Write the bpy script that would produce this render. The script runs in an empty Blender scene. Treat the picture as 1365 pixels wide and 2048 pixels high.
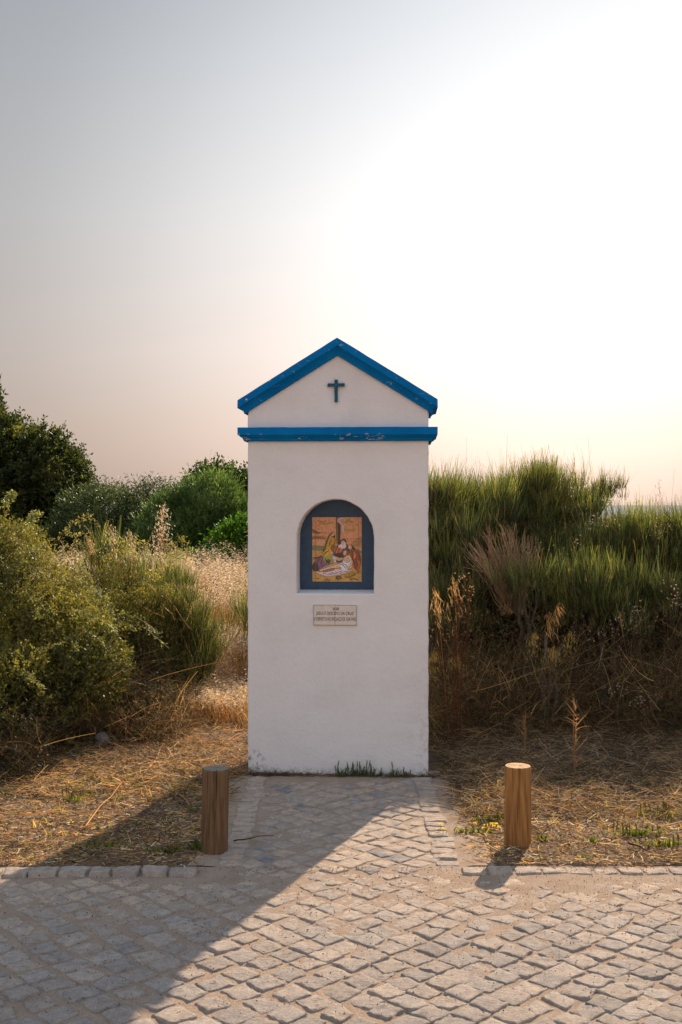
import bpy, bmesh, math, random
import numpy as np
from mathutils import Vector, Matrix
rng = np.random.default_rng(7)
SUN_E = 5.0
SKY_S = .005
HAZE_S = 1.0
EXPO = .66
GLOW_AZ, GLOW_EL = 11.5, 9
HAZE_STOPS = [(.0, (.84, .63, .53)), (.06, (.94, .74, .64)), (.13, (.99, .86, .79)), (.24, (.92, .90, .89)), (.42, (.71, .765, .83)), (.7, (.60, .82, 1.15)), (1.0, (.50, .78, 1.2))]
GLOW_STOPS = [(.0, (.60, .58, .57)), (.60, (.36, .36, .36)), (.84, (.278, .278, .278)), (.89, (.305, .305, .305)), (.93, (.42, .42, .42)), (.96, (.54, .54, .54)), (.985, (.68, .68, .68)), (1.0, (.90, .88, .86))]
random.seed(7)
R = math.radians
scene = bpy.context.scene
col = scene.collection
F_PX, CAM_H, HOR, CX = 2300.0, 1.65, 1010.0, 682.5
SUN_AZ, SUN_EL = 20.4, 31.9          # azimuth measured from +Y towards +X

def W(px, py, Y):
    "world point seen at a photograph pixel at distance Y"
    return ((px-CX)/F_PX*Y, Y, CAM_H-(py-HOR)/F_PX*Y)

def lin(r, g, b):
    f = lambda c: ((c/255+0.055)/1.055)**2.4 if c > 10 else c/255/12.92
    return np.array([f(r), f(g), f(b)])

# ------------------------------------------------------------------ noise
def _hash(ix, iy, iz, seed):
    n = (ix.astype(np.int64)*374761393 + iy.astype(np.int64)*668265263 + iz.astype(np.int64)*2147483647 + seed*1274126177) & 0xffffffff
    n = ((n ^ (n >> 13))*1274126177) & 0xffffffff
    n = n ^ (n >> 16)
    return (n & 0xffff)/65535.0
def noise3(p, scale=1.0, seed=0):
    p = np.asarray(p, float)*scale
    i = np.floor(p); f = p-i; f = f*f*(3-2*f); i = i.astype(np.int64)
    out = 0
    for dx in (0, 1):
        for dy in (0, 1):
            for dz in (0, 1):
                w = (f[..., 0] if dx else 1-f[..., 0])*(f[..., 1] if dy else 1-f[..., 1])*(f[..., 2] if dz else 1-f[..., 2])
                out = out + w*_hash(i[..., 0]+dx, i[..., 1]+dy, i[..., 2]+dz, seed)
    return out*2-1
def noise2(x, y, scale=1.0, seed=0):
    return noise3(np.stack([x, y, np.zeros_like(x)], -1), scale, seed)
def fbm2(x, y, scale, seed=0, octv=4):
    s = 0; a = 1; t = 0
    for k in range(octv):
        s = s + a*noise2(x, y, scale*2**k, seed+k*17); t += a; a *= .5
    return s/t
def sstep(a, b, x):
    t = np.clip((x-a)/(b-a), 0, 1); return t*t*(3-2*t)

def ground_h(x, y):
    x = np.asarray(x, float); y = np.asarray(y, float)
    verge = sstep(5.175, 5.24, y+.018*noise2(x, x*0, 4.0, 63)+.012*noise2(x, x*0+3, 13.0, 64))
    h = -0.09 + 0.09*verge
    und = fbm2(x, y, 1.3, 3)*0.03 + fbm2(x, y, 7.0, 9, 3)*0.012
    side = np.maximum(sstep(.62, .85, x), sstep(.62, .85, -x))
    h = h + verge*(und+.018)*np.maximum(side, sstep(7.8, 8.3, y))
    h = h + 0.05*verge*side*sstep(5.6, 7.5, y)
    edge = 8.75 + .30*noise2(x, x*0+1.7, 1.1, 5)
    h = h + 0.17*sstep(0, .28, y-edge)*sstep(9.3, 5.0, np.abs(x+1.2)*3) + .15*sstep(8.8, 12, y)*verge
    pm = (np.abs(x) < .74) & (y < 7.3)
    pe = .605+.022*noise2(x, y, 6.0, 61)+.012*noise2(x, y, 22.0, 62)
    h = np.where((np.abs(x) < pe) & (y > 5.1) & (y < 7.12), -0.09*sstep(7.12, 7.0, y), h)
    far = sstep(150, 240, y)
    return h*(1-far) - 16*far

# ------------------------------------------------------------------ materials
def new_mat(name):
    m = bpy.data.materials.new(name); m.use_nodes = True
    nt = m.node_tree; nt.nodes.clear()
    return m, nt
def N(nt, typ, **kw):
    n = nt.nodes.new(typ)
    for k, v in kw.items():
        if k.startswith('i_'): n.inputs[k[2:].replace('_', ' ')].default_value = v
        else: setattr(n, k, v)
    return n
def L(nt, a, b): nt.links.new(a, b)
def principled(nt, rough=.8, spec=.3):
    out = N(nt, 'ShaderNodeOutputMaterial'); p = N(nt, 'ShaderNodeBsdfPrincipled')
    p.inputs['Roughness'].default_value = rough; p.inputs['Specular IOR Level'].default_value = spec
    L(nt, p.outputs[0], out.inputs['Surface']); return p
def noise_tex(nt, scale, detail=4, rough=.6, vec=None):
    t = N(nt, 'ShaderNodeTexNoise'); t.inputs['Scale'].default_value = scale; t.inputs['Detail'].default_value = detail
    t.inputs['Roughness'].default_value = rough
    if vec is not None: L(nt, vec, t.inputs['Vector'])
    return t
def mixc(nt, fac, a, b, mode='MIX'):
    m = N(nt, 'ShaderNodeMix', data_type='RGBA', blend_type=mode)
    for sock, v in ((m.inputs[0], fac), (m.inputs[6], a), (m.inputs[7], b)):
        if hasattr(v, 'links'): L(nt, v, sock)
        elif isinstance(v, (int, float)): sock.default_value = v
        else: sock.default_value = (*v, 1)[:4]
    return m.outputs[2]
def ramp(nt, fac, stops):
    r = N(nt, 'ShaderNodeValToRGB'); L(nt, fac, r.inputs[0]); e = r.color_ramp.elements
    while len(e) < len(stops): e.new(.5)
    for k, (p, c) in enumerate(stops):
        e[k].position = p; e[k].color = (*c, 1) if len(c) == 3 else c
    return r.outputs[0]
def bump(nt, h, strength, dist, p, prev=None):
    b = N(nt, 'ShaderNodeBump'); b.inputs['Strength'].default_value = strength; b.inputs['Distance'].default_value = dist
    L(nt, h, b.inputs['Height'])
    if prev is not None: L(nt, prev, b.inputs['Normal'])
    if p is not None: L(nt, b.outputs[0], p.inputs['Normal'])
    return b.outputs[0]
def texco(nt, which='Object'): return N(nt, 'ShaderNodeTexCoord').outputs[which]
def attr(nt, name='Col'): return N(nt, 'ShaderNodeAttribute', attribute_name=name).outputs['Color']

def leaf_mat(name, trans=.45, rough=.55, spec=.25, tint=(1.0, 1.05, .55)):
    m, nt = new_mat(name); out = N(nt, 'ShaderNodeOutputMaterial')
    c = attr(nt)
    n = noise_tex(nt, 3.0, 3, .6, texco(nt))
    c2 = mixc(nt, 1.0, c, ramp(nt, n.outputs[0], [(.3, (.72, .74, .72)), (.7, (1.25, 1.22, 1.15))]), 'MULTIPLY')
    p = N(nt, 'ShaderNodeBsdfPrincipled'); p.inputs['Roughness'].default_value = rough; p.inputs['Specular IOR Level'].default_value = spec
    L(nt, c2, p.inputs['Base Color'])
    t = N(nt, 'ShaderNodeBsdfTranslucent'); L(nt, mixc(nt, 1.0, c2, tint, 'MULTIPLY'), t.inputs[0])
    mx = N(nt, 'ShaderNodeMixShader'); mx.inputs[0].default_value = trans
    L(nt, p.outputs[0], mx.inputs[1]); L(nt, t.outputs[0], mx.inputs[2]); L(nt, mx.outputs[0], out.inputs['Surface'])
    return m
M = {}
M['leaf'] = leaf_mat('leaf', .5, .5, .3, (1.5, 1.6, .7))
M['silver_leaf'] = leaf_mat('silver_leaf', .45, .5, .35, (1.4, 1.45, .75))
M['rush'] = leaf_mat('rush_stem', .35, .45, .4, (1.4, 1.45, .8))
M['straw'] = leaf_mat('straw', .40, .6, .25, (1.2, 1.05, .85))
def attr_mat(name, rough=.85, spec=.2, nscale=20, lo=.75, hi=1.25, bs=.0, bd=.01, bscale=60):
    m, nt = new_mat(name); p = principled(nt, rough, spec)
    co = texco(nt); n = noise_tex(nt, nscale, 5, .65, co)
    c = mixc(nt, 1.0, attr(nt), ramp(nt, n.outputs[0], [(.3, (lo,)*3), (.7, (hi,)*3)]), 'MULTIPLY')
    L(nt, c, p.inputs['Base Color'])
    if bs: bump(nt, noise_tex(nt, bscale, 6, .7, co).outputs[0], bs, bd, p)
    return m
M['bark'] = attr_mat('bark', .9, .15, 25, .6, 1.3, .6, .01, 40)
M['rock'] = attr_mat('rock', .9, .2, 15, .7, 1.2, .8, .02, 30)

# ------------------------------------------------------------------ mesh building
def link_mesh(name, verts, faces, mat=None, colors=None, parent=None, smooth=False):
    """faces: int array (n,4) or (n,3) or a list of both"""
    me = bpy.data.meshes.new(name)
    verts = np.asarray(verts, np.float32)
    fl = faces if isinstance(faces, list) else [faces]
    fl = [np.asarray(f, np.int32) for f in fl if len(f)]
    me.vertices.add(len(verts)); me.vertices.foreach_set('co', verts.ravel())
    nl = sum(f.size for f in fl); npoly = sum(len(f) for f in fl)
    me.loops.add(nl); me.polygons.add(npoly)
    me.loops.foreach_set('vertex_index', np.concatenate([f.ravel() for f in fl]))
    tot = np.concatenate([np.full(len(f), f.shape[1], np.int32) for f in fl])
    start = np.concatenate([[0], np.cumsum(tot)[:-1]]).astype(np.int32)
    me.polygons.foreach_set('loop_start', start); me.polygons.foreach_set('loop_total', tot)
    if smooth: me.polygons.foreach_set('use_smooth', np.ones(npoly, bool))
    me.update(calc_edges=True); me.validate()
    if colors is not None:
        a = me.color_attributes.new('Col', 'FLOAT_COLOR', 'POINT')
        c = np.ones((len(verts), 4), np.float32); c[:, :3] = colors
        a.data.foreach_set('color', c.ravel())
    if mat is not None:
        for mm in (mat if isinstance(mat, list) else [mat]): me.materials.append(mm)
    o = bpy.data.objects.new(name, me); col.objects.link(o)
    if parent is not None: o.parent = parent
    return o
def bm_obj(name, bm, mat, parent=None, smooth=False):
    bmesh.ops.recalc_face_normals(bm, faces=bm.faces)
    me = bpy.data.meshes.new(name); bm.to_mesh(me); bm.free()
    for mm in (mat if isinstance(mat, list) else [mat]): me.materials.append(mm)
    if smooth:
        for p in me.polygons: p.use_smooth = True
    o = bpy.data.objects.new(name, me); col.objects.link(o)
    if parent is not None: o.parent = parent
    return o
def empty(name, loc=(0, 0, 0), rz=0):
    o = bpy.data.objects.new(name, None); col.objects.link(o); o.location = loc; o.rotation_euler = (0, 0, rz)
    o.empty_display_size = .2
    return o
def tag(o, label=None, cat=None, group=None, kind=None):
    if label: o['label'] = label
    if cat: o['category'] = cat
    if group: o['group'] = group
    if kind: o['kind'] = kind
    return o

class Geo:
    "collects quads with vertex colours"
    def __init__(s): s.v = []; s.f = []; s.c = []; s.n = 0
    def add(s, v, f, c):
        v = np.asarray(v, float).reshape(-1, 3); s.v.append(v); s.f.append(np.asarray(f)+s.n)
        s.c.append(np.broadcast_to(c, (len(v), 3)) if np.ndim(c) < 2 or len(c) != len(v) else c); s.n += len(v)
    def build(s, name, mat, parent=None, smooth=False, origin=None):
        v = np.concatenate(s.v)
        if origin is not None: v = v-np.asarray(origin)
        q = [f for f in s.f if f.shape[1] == 4]; t = [f for f in s.f if f.shape[1] == 3]
        fl = ([np.concatenate(q)] if q else [])+([np.concatenate(t)] if t else [])
        return link_mesh(name, v, fl, mat, np.concatenate(s.c), parent, smooth)

def unit(v): return v/np.maximum(np.linalg.norm(v, axis=-1, keepdims=True), 1e-9)
def rdir(n): return unit(rng.normal(size=(n, 3)))
def vary(c, n, amt=.25, hue=.08):
    c = np.asarray(c); b = np.exp(rng.normal(0, amt, (n, 1))); h = 1+rng.normal(0, hue, (n, 3))
    return np.clip(c*b*h, .002, .95)

def leaves(g, P, A, ln, wd, color):
    "diamond leaves at P along axis A"
    n = len(P); A = unit(A); S = unit(np.cross(A, rdir(n)))
    ln = np.broadcast_to(ln, (n,))[:, None]; wd = np.broadcast_to(wd, (n,))[:, None]
    N_ = np.cross(A, S)
    mid = P+A*ln*.5+N_*ln*.08
    v = np.stack([P, mid+S*wd*.5, P+A*ln, mid-S*wd*.5], 1).reshape(-1, 3)
    f = np.arange(n*4).reshape(n, 4)
    c = np.repeat(np.broadcast_to(color, (n, 3)), 4, axis=0)
    g.add(v, f, c)
def ribbons(g, P, D, ln, wd, color, seg=3, bend=None, tipc=None, taper=.25):
    "thin curved blades; bend = vector added quadratically"
    n = len(P); D = unit(D); ln = np.broadcast_to(ln, (n,))[:, None]; wd = np.broadcast_to(wd, (n,))[:, None]
    if bend is None: bend = np.zeros((n, 3))
    S = unit(np.cross(D, rdir(n)))
    rows = []
    cs = []
    color = np.broadcast_to(color, (n, 3)); tipc = color if tipc is None else np.broadcast_to(tipc, (n, 3))
    for k in range(seg+1):
        t = k/seg; p = P+D*ln*t+bend*ln*t*t; w = wd*(1-(1-taper)*t)*.5
        rows += [p-S*w, p+S*w]; c = color*(1-t)+tipc*t; cs += [c, c]
    v = np.stack(rows, 1).reshape(-1, 3); c = np.stack(cs, 1).reshape(-1, 3)
    m = 2*(seg+1); base = (np.arange(n)*m)[:, None]
    f = np.concatenate([base+np.array([2*k, 2*k+1, 2*k+3, 2*k+2]) for k in range(seg)])
    g.add(v, f, c)
    return P+D*ln+bend*ln
def tube(g, pts, rad, color, sides=6, cap=True):
    pts = np.asarray(pts, float); n = len(pts); rad = np.broadcast_to(rad, (n,))
    T = unit(np.gradient(pts, axis=0)); up = np.array([.3, .2, .93]); 
    S = unit(np.cross(T, up)); B = np.cross(T, S)
    a = np.arange(sides)*2*math.pi/sides
    v = pts[:, None]+rad[:, None, None]*(S[:, None]*np.cos(a)[None, :, None]+B[:, None]*np.sin(a)[None, :, None])
    f = []
    for k in range(n-1):
        for j in range(sides):
            f.append([k*sides+j, k*sides+(j+1) % sides, (k+1)*sides+(j+1) % sides, (k+1)*sides+j])
    g.add(v.reshape(-1, 3), np.array(f), np.asarray(color))
def crooked(a, b, n=6, amt=.08):
    a = np.array(a, float); b = np.array(b, float); t = np.linspace(0, 1, n)[:, None]
    d = np.linalg.norm(b-a); p = a+(b-a)*t
    off = rng.normal(0, amt*d, (n, 3)); off[0] = 0; off[-1] = 0
    off[1:-1] = (off[1:-1]+off[:-2]+off[2:])/2
    return p+off
# ------------------------------------------------------------------ camera, sun, sky
cam = bpy.data.cameras.new('camera'); co = bpy.data.objects.new('camera', cam); col.objects.link(co)
co.location = (0, 0, CAM_H); co.rotation_euler = (R(90), 0, 0)
cam.sensor_fit = 'VERTICAL'; cam.sensor_height = 36; cam.lens = F_PX/2048*36; cam.shift_y = -14/2048
cam.clip_start = .1; cam.clip_end = 60000
scene.camera = co
sd = Vector((math.sin(R(SUN_AZ))*math.cos(R(SUN_EL)), math.cos(R(SUN_AZ))*math.cos(R(SUN_EL)), math.sin(R(SUN_EL))))
sun = bpy.data.lights.new('sun', 'SUN'); sun.energy = SUN_E; sun.angle = R(.6); sun.color = (1.0, .83, .63)
so = bpy.data.objects.new('sun', sun); col.objects.link(so); so.rotation_euler = sd.to_track_quat('Z', 'Y').to_euler()
so.location = (6, 16, 12)

world = bpy.data.worlds.new('World'); scene.world = world; world.use_nodes = True
nt = world.node_tree; nt.nodes.clear()
wo = N(nt, 'ShaderNodeOutputWorld')
sky = N(nt, 'ShaderNodeTexSky', sky_type='NISHITA', sun_disc=False)
sky.sun_elevation = R(SUN_EL); sky.sun_rotation = R(SUN_AZ); sky.dust_density = 3.0; sky.air_density = 1.0; sky.ozone_density = 1.5
b1 = N(nt, 'ShaderNodeBackground'); b1.inputs[1].default_value = SKY_S; L(nt, sky.outputs[0], b1.inputs[0])
# milky summer haze: paler and warmer to the horizon, brightest round the sun's side of the sky
tc = N(nt, 'ShaderNodeTexCoord'); sep = N(nt, 'ShaderNodeSeparateXYZ'); L(nt, tc.outputs['Generated'], sep.inputs[0])
zc = ramp(nt, sep.outputs[2], HAZE_STOPS)
ga, ge = R(GLOW_AZ), R(GLOW_EL)
dot = N(nt, 'ShaderNodeVectorMath', operation='DOT_PRODUCT'); L(nt, tc.outputs['Generated'], dot.inputs[0])
dot.inputs[1].default_value = (math.sin(ga)*math.cos(ge), math.cos(ga)*math.cos(ge), math.sin(ge))
g0 = ramp(nt, dot.outputs['Value'], GLOW_STOPS); g0.node.color_ramp.interpolation = 'B_SPLINE'
cc = mixc(nt, 1.0, zc, g0, 'MULTIPLY')
b2 = N(nt, 'ShaderNodeBackground'); b2.inputs[1].default_value = HAZE_S; L(nt, cc, b2.inputs[0])
ad = N(nt, 'ShaderNodeAddShader'); L(nt, b1.outputs[0], ad.inputs[0]); L(nt, b2.outputs[0], ad.inputs[1]); L(nt, ad.outputs[0], wo.inputs[0])
scene.view_settings.view_transform = 'Standard'; scene.view_settings.look = 'None'
scene.view_settings.exposure = EXPO; scene.view_settings.gamma = 1

# ------------------------------------------------------------------ ground
def axis(dense_a, dense_b, step, lo, hi, grow=1.18):
    a = list(np.arange(dense_a, dense_b+1e-6, step)); s = step; x = dense_b
    while x < hi: s *= grow; x += s; a.append(x)
    s = step; x = dense_a
    while x > lo: s *= grow; x -= s; a.insert(0, x)
    return np.array(a)
xs = axis(-4.2, 4.2, .035, -9000, 9000); ys = axis(5.1, 11.5, .035, -400, 250, 1.12)
X, Y = np.meshgrid(xs, ys); Z = ground_h(X, Y)
nx, ny = len(xs), len(ys)
idx = (np.arange(ny-1)[:, None]*nx+np.arange(nx-1)[None]).ravel()
quad = np.stack([idx, idx+1, idx+nx+1, idx+nx], 1)
m, nt = new_mat('dry_soil'); p = principled(nt, .95, .1); tcn = texco(nt)
a = noise_tex(nt, 2.2, 6, .65, tcn); b = noise_tex(nt, 45, 5, .7, tcn); c = noise_tex(nt, 260, 3, .7, tcn)
cs = ramp(nt, a.outputs[0], [(.32, lin(98, 78, 60)), (.5, lin(134, 108, 86)), (.68, lin(156, 130, 106))])
cs = mixc(nt, 1.0, cs, ramp(nt, b.outputs[0], [(.3, (.55, .52, .5)), (.7, (1.25, 1.25, 1.25))]), 'MULTIPLY')
cs = mixc(nt, 1.0, cs, ramp(nt, c.outputs[0], [(.35, (.7, .7, .7)), (.7, (1.2, 1.2, 1.2))]), 'MULTIPLY')
L(nt, cs, p.inputs['Base Color'])
b1_ = bump(nt, b.outputs[0], .8, .02, None); bump(nt, c.outputs[0], .8, .006, p, b1_)
M['soil'] = m
g = link_mesh('ground', np.stack([X, Y, Z], -1).reshape(-1, 3), quad, m, smooth=True); tag(g, kind='structure')

m, nt = new_mat('sea_water'); p = principled(nt, .32, .5); p.inputs['Base Color'].default_value = (.30, .30, .33, 1); p.inputs['Roughness'].default_value = .9; p.inputs['Specular IOR Level'].default_value = .0
n = noise_tex(nt, .08, 8, .7, texco(nt)); bump(nt, n.outputs[0], .3, 1.0, p)
g = link_mesh('sea', [(-40000, 170, -14), (40000, 170, -14), (40000, 50000, -14), (-40000, 50000, -14)], np.array([[0, 1, 2, 3]]), m); tag(g, kind='structure')

# ------------------------------------------------------------------ cobbles
def stone_mat():
    m, nt = new_mat('granite_setts'); p = principled(nt, .85, .25); tcn = texco(nt)
    a = noise_tex(nt, 28, 6, .7, tcn); b = noise_tex(nt, 150, 5, .75, tcn); d = noise_tex(nt, 600, 2, .6, tcn)
    c = mixc(nt, 1.0, attr(nt), ramp(nt, a.outputs[0], [(.3, (.68, .68, .69)), (.5, (1, 1, 1)), (.7, (1.22, 1.2, 1.17))]), 'MULTIPLY')
    c = mixc(nt, 1.0, c, ramp(nt, b.outputs[0], [(.32, (.62, .61, .6)), (.5, (1, 1, 1)), (.7, (1.15, 1.15, 1.15))]), 'MULTIPLY')
    sp_ = noise_tex(nt, 900, 2, .5, tcn)
    c = mixc(nt, 1.0, c, ramp(nt, d.outputs[0], [(.3, (.7, .7, .7)), (.7, (1.2, 1.2, 1.2))]), 'MULTIPLY')
    L(nt, c, p.inputs['Base Color'])
    mp = N(nt, 'ShaderNodeMapping'); mp.inputs['Scale'].default_value = (1, 2.6, 1); L(nt, tcn, mp.inputs[0])
    e = noise_tex(nt, 45, 7, .72, mp.outputs[0])
    b0 = bump(nt, e.outputs[0], .85, .012, None); bump(nt, b.outputs[0], .6, .004, p, b0)
    return m
M['stone'] = stone_mat()
m, nt = new_mat('joint_sand'); p = principled(nt, .95, .1); tcn = texco(nt)
a = noise_tex(nt, 8, 5, .65, tcn); b = noise_tex(nt, 300, 4, .75, tcn); d = noise_tex(nt, 120, 3, .6, tcn)
c = ramp(nt, a.outputs[0], [(.3, lin(158, 132, 110)), (.7, lin(178, 154, 132))])
c = mixc(nt, 1.0, c, ramp(nt, b.outputs[0], [(.34, (.42, .38, .34)), (.5, (.95, .95, .95)), (.7, (1.25, 1.25, 1.25))]), 'MULTIPLY')
L(nt, c, p.inputs['Base Color']); b0 = bump(nt, d.outputs[0], .7, .008, None); bump(nt, b.outputs[0], .9, .004, p, b0)
M['sand'] = m
U = np.array([-1, -.94, -.82, -.52, -.18, .18, .52, .82, .94, 1.0]); NU = len(U)
UU, VV = np.meshgrid(U, U); E = np.maximum(abs(UU), abs(VV))
DUSTC = lin(196, 168, 142)
def dust_at(x, y):
    d = sstep(4.35, 5.05, y)*.85*np.clip(.75+.6*fbm2(x, y, 1.6, 31), 0, 1.2)
    d = np.where(y > 5.2, .62, d)
    return np.clip(d, 0, .92)
def stones(name, cx, cy, ang, ha, hb, z0, mat, jit=.10, rough=1.0, dustf=None, blue=.16, kind='structure', tint=None):
    n = len(cx)
    # corner jitter: bilinear quad
    cr = rng.normal(0, jit*.5, (n, 4, 2)).clip(-.3, .3)+np.array([[-1, -1], [1, -1], [1, 1], [-1, 1]])
    u = UU.ravel()[None]; v = VV.ravel()[None]
    # round the corners
    k = 1-.045*(np.abs(u*v))**6
    w = [(1-u)*(1-v)/4, (1+u)*(1-v)/4, (1+u)*(1+v)/4, (1-u)*(1+v)/4]
    lx = sum(w[i]*cr[:, i, 0:1] for i in range(4))*k*ha[:, None]
    ly = sum(w[i]*cr[:, i, 1:2] for i in range(4))*k*hb[:, None]
    ca, sa = np.cos(ang)[:, None], np.sin(ang)[:, None]
    x = cx[:, None]+lx*ca-ly*sa; y = cy[:, None]+lx*sa+ly*ca
    sh = rng.integers(0, 1000, n)[:, None]*1.37
    x = x+.0048*rough*noise3(np.stack([x, y, sh+0*x], -1), 38, 1)+.0015*noise3(np.stack([x, y, sh+0*x], -1), 120, 2)
    y = y+.0048*rough*noise3(np.stack([x, y, sh+0*x+9], -1), 38, 3)
    tx = rng.normal(0, .022, (n, 1)); ty = rng.normal(-.022, .022, (n, 1))
    z = z0[:, None]+tx*(x-cx[:, None])+ty*(y-cy[:, None])
    P3 = np.stack([x, y*1.8, sh+0*x], -1)
    z = z+rough*(.0036*noise3(P3, 26, 4)+.0026*noise3(P3, 65, 5)+.0012*noise3(P3, 150, 6))
    e = E.ravel()[None]
    z = z-np.where(e > .99, .05, np.where(e > .9, .0024, np.where(e > .8, .0005, 0)))
    v3 = np.stack([x, y, z], -1).reshape(-1, 3)
    jj = np.arange(NU-1); q = (jj[:, None]*NU+jj[None]).ravel(); q = np.stack([q, q+1, q+NU+1, q+NU], 1)
    f = (q[None]+(np.arange(n)*NU*NU)[:, None, None]).reshape(-1, 4)
    pal = np.array([lin(170, 152, 137), lin(165, 148, 134), lin(173, 154, 137), lin(167, 152, 139), lin(160, 145, 133)])
    bl = np.array([lin(112, 116, 122), lin(130, 131, 134)])
    cc = pal[rng.integers(0, len(pal), n)]; isb = rng.random(n) < blue
    cc = np.where(isb[:, None], bl[rng.integers(0, 2, n)], cc)
    cc = cc*np.exp(rng.normal(0, .06, (n, 1)))
    if tint is not None: cc = cc*tint
    cc = np.repeat(cc[:, None], NU*NU, 1).reshape(-1, 3)
    d = dustf(v3[:, 0], v3[:, 1]) if dustf else np.zeros(len(v3))
    dn = np.clip(d*(1+1.0*noise3(v3, 18, 8)+.5*noise3(v3, 70, 12)), 0, .95)[:, None]
    cc = cc*(1-dn)+DUSTC*dn
    o = link_mesh(name, v3, f, mat, cc, smooth=True)
    return o
def lattice(x0, x1, y0, y1, pitch, ang):
    r = int(max(x1-x0, y1-y0)/pitch*1.1)+4; i, j = np.meshgrid(np.arange(-r, r+1), np.arange(-r, r+1))
    i = i.ravel()*pitch; j = j.ravel()*pitch
    mx, my = (x0+x1)/2, (y0+y1)/2
    x = mx+i*math.cos(ang)-j*math.sin(ang); y = my+i*math.sin(ang)+j*math.cos(ang)
    # the rows wander like hand-laid work
    wx = x+.12*noise2(x, y, .6, 41)+.03*noise2(x, y, 2.6, 42); wy = y+.10*noise2(x, y, .55, 43)+.025*noise2(x, y, 2.6, 44)
    k = (wx > x0) & (wx < x1) & (wy > y0) & (wy < y1)
    n = k.sum()
    return wx[k]+rng.normal(0, .004, n), wy[k]+rng.normal(0, .004, n)
PITCH = .1095
cx, cy = lattice(-4.4, 4.4, 1.2, 5.035, PITCH, R(43))
n = len(cx)
proud = .0032*(1-sstep(4.0, 4.75, cy))+.0052+rng.normal(0, .0020, n)
road = stones('cobbled_road', cx, cy, R(43)+rng.normal(0, .07, n)+.10*noise2(cx, cy, .6, 45), .0522*np.exp(rng.normal(0, .075, n)), .0522*np.exp(rng.normal(0, .075, n)), proud, M['stone'], jit=.18, rough=1.2, dustf=dust_at, blue=.0)
tag(road, kind='structure')
# path to the shrine
cx, cy = lattice(-.425, .425, 5.10, 6.86, PITCH, R(45))
kx, ky = cx, cy; n = len(kx)
path = stones('cobbled_path', kx, ky, R(45)+rng.normal(0, .08, n), .0505*np.exp(rng.normal(0, .06, n)), .0505*np.exp(rng.normal(0, .06, n)), .0050+rng.normal(0, .0020, n), M['stone'], jit=.16, dustf=lambda x, y: .42+0*x, blue=.10)
tag(path, kind='structure')
# edging courses
ex, ey, ea, eha, ehb, ez = [], [], [], [], [], []
for s in (-1, 1):
    y = 5.24
    while y < 6.93:
        w = .095+random.uniform(-.012, .012); ex.append(s*.49+random.uniform(-.008, .008)+(-.01 if s < 0 else 0)); ey.append(y+w/2); ea.append(random.gauss(0, .04)); eha.append(.058+random.uniform(-.006, .006)); ehb.append(w/2-.004); ez.append(.009+random.gauss(0, .002)); y += w
x = -4.4
while x < 4.4:
    w = .119+random.uniform(-.012, .012)
    if x+w < -.56 or x > .50:
        ex.append(x+w/2); ey.append(5.135+random.gauss(0, .003)+(.02 if x > 0 else 0)); ea.append(random.gauss(0, .03)); eha.append(w/2-.004); ehb.append(.048); ez.append((.024 if x < 0 else .014)+random.gauss(0, .0025))
    x += w
A_ = np.array
kerb = stones('kerb', A_(ex), A_(ey), A_(ea), A_(eha), A_(ehb), A_(ez), M['stone'], jit=.13, rough=1.1, dustf=lambda x, y: np.where((x < -.58) & (y < 5.2), .25, .5)+0*x, blue=.0, tint=1.0)
tag(kerb, kind='structure')
# sand bed between and over the setts
def bed(name, x0, x1, y0, y1, step, zf):
    xs = np.linspace(x0, x1, int(round((x1-x0)/step))+1); ys = np.linspace(y0, y1, int(round((y1-y0)/step))+1); X, Y = np.meshgrid(xs, ys); nx, ny = X.shape[1], X.shape[0]
    q = (np.arange(ny-1)[:, None]*nx+np.arange(nx-1)[None]).ravel(); q = np.stack([q, q+1, q+nx+1, q+nx], 1)
    o = link_mesh(name, np.stack([X, Y, zf(X, Y)], -1).reshape(-1, 3), q, M['sand'], smooth=True); tag(o, kind='structure'); return o
def bedz(X, Y):
    d = sstep(4.3, 5.0, Y)
    z = .0016+.0015*noise2(X, Y, 30, 51)+.0012*noise2(X, Y, 90, 52)+d*(.0035*fbm2(X, Y, 3.0, 53)+.0012)
    strip = sstep(4.86, 4.98, Y)*sstep(.35, .8, X)*sstep(5.3, 5.22, Y-.2)     # drift of grit along the verge
    return z+strip*(.005+.003*noise2(X, Y, 5, 54))
bed('road_bed', -4.4, 4.4, 2.4, 5.235, .014, bedz)
bed('path_bed', -.70, .70, 5.235, 7.12, .014, lambda X, Y: (1-sstep(5.235, 5.33, Y))*bedz(X, Y*0+5.235)+sstep(5.235, 5.33, Y)*(.0015*noise2(X, Y, 30, 55)+.0035*fbm2(X, Y, 4, 56)+.0010)+.002*sstep(6.82, 6.98, Y)+.004*sstep(.55, .6, abs(X)))
bed('outer_road', -60, 60, -6, 2.36, .5, lambda X, Y: 0*X+.003)
# ------------------------------------------------------------------ shrine
S = 327.0
sh = empty('wayside_shrine', ((675.75-CX)/S, 7.03, 0), R(-3.5))
tag(sh, 'white plastered wayside shrine with blue gabled roof and arched tile picture', 'shrine')
HW, DEP = .5535, .46
APEX, SL = (1550-678)/S, .619
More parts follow.
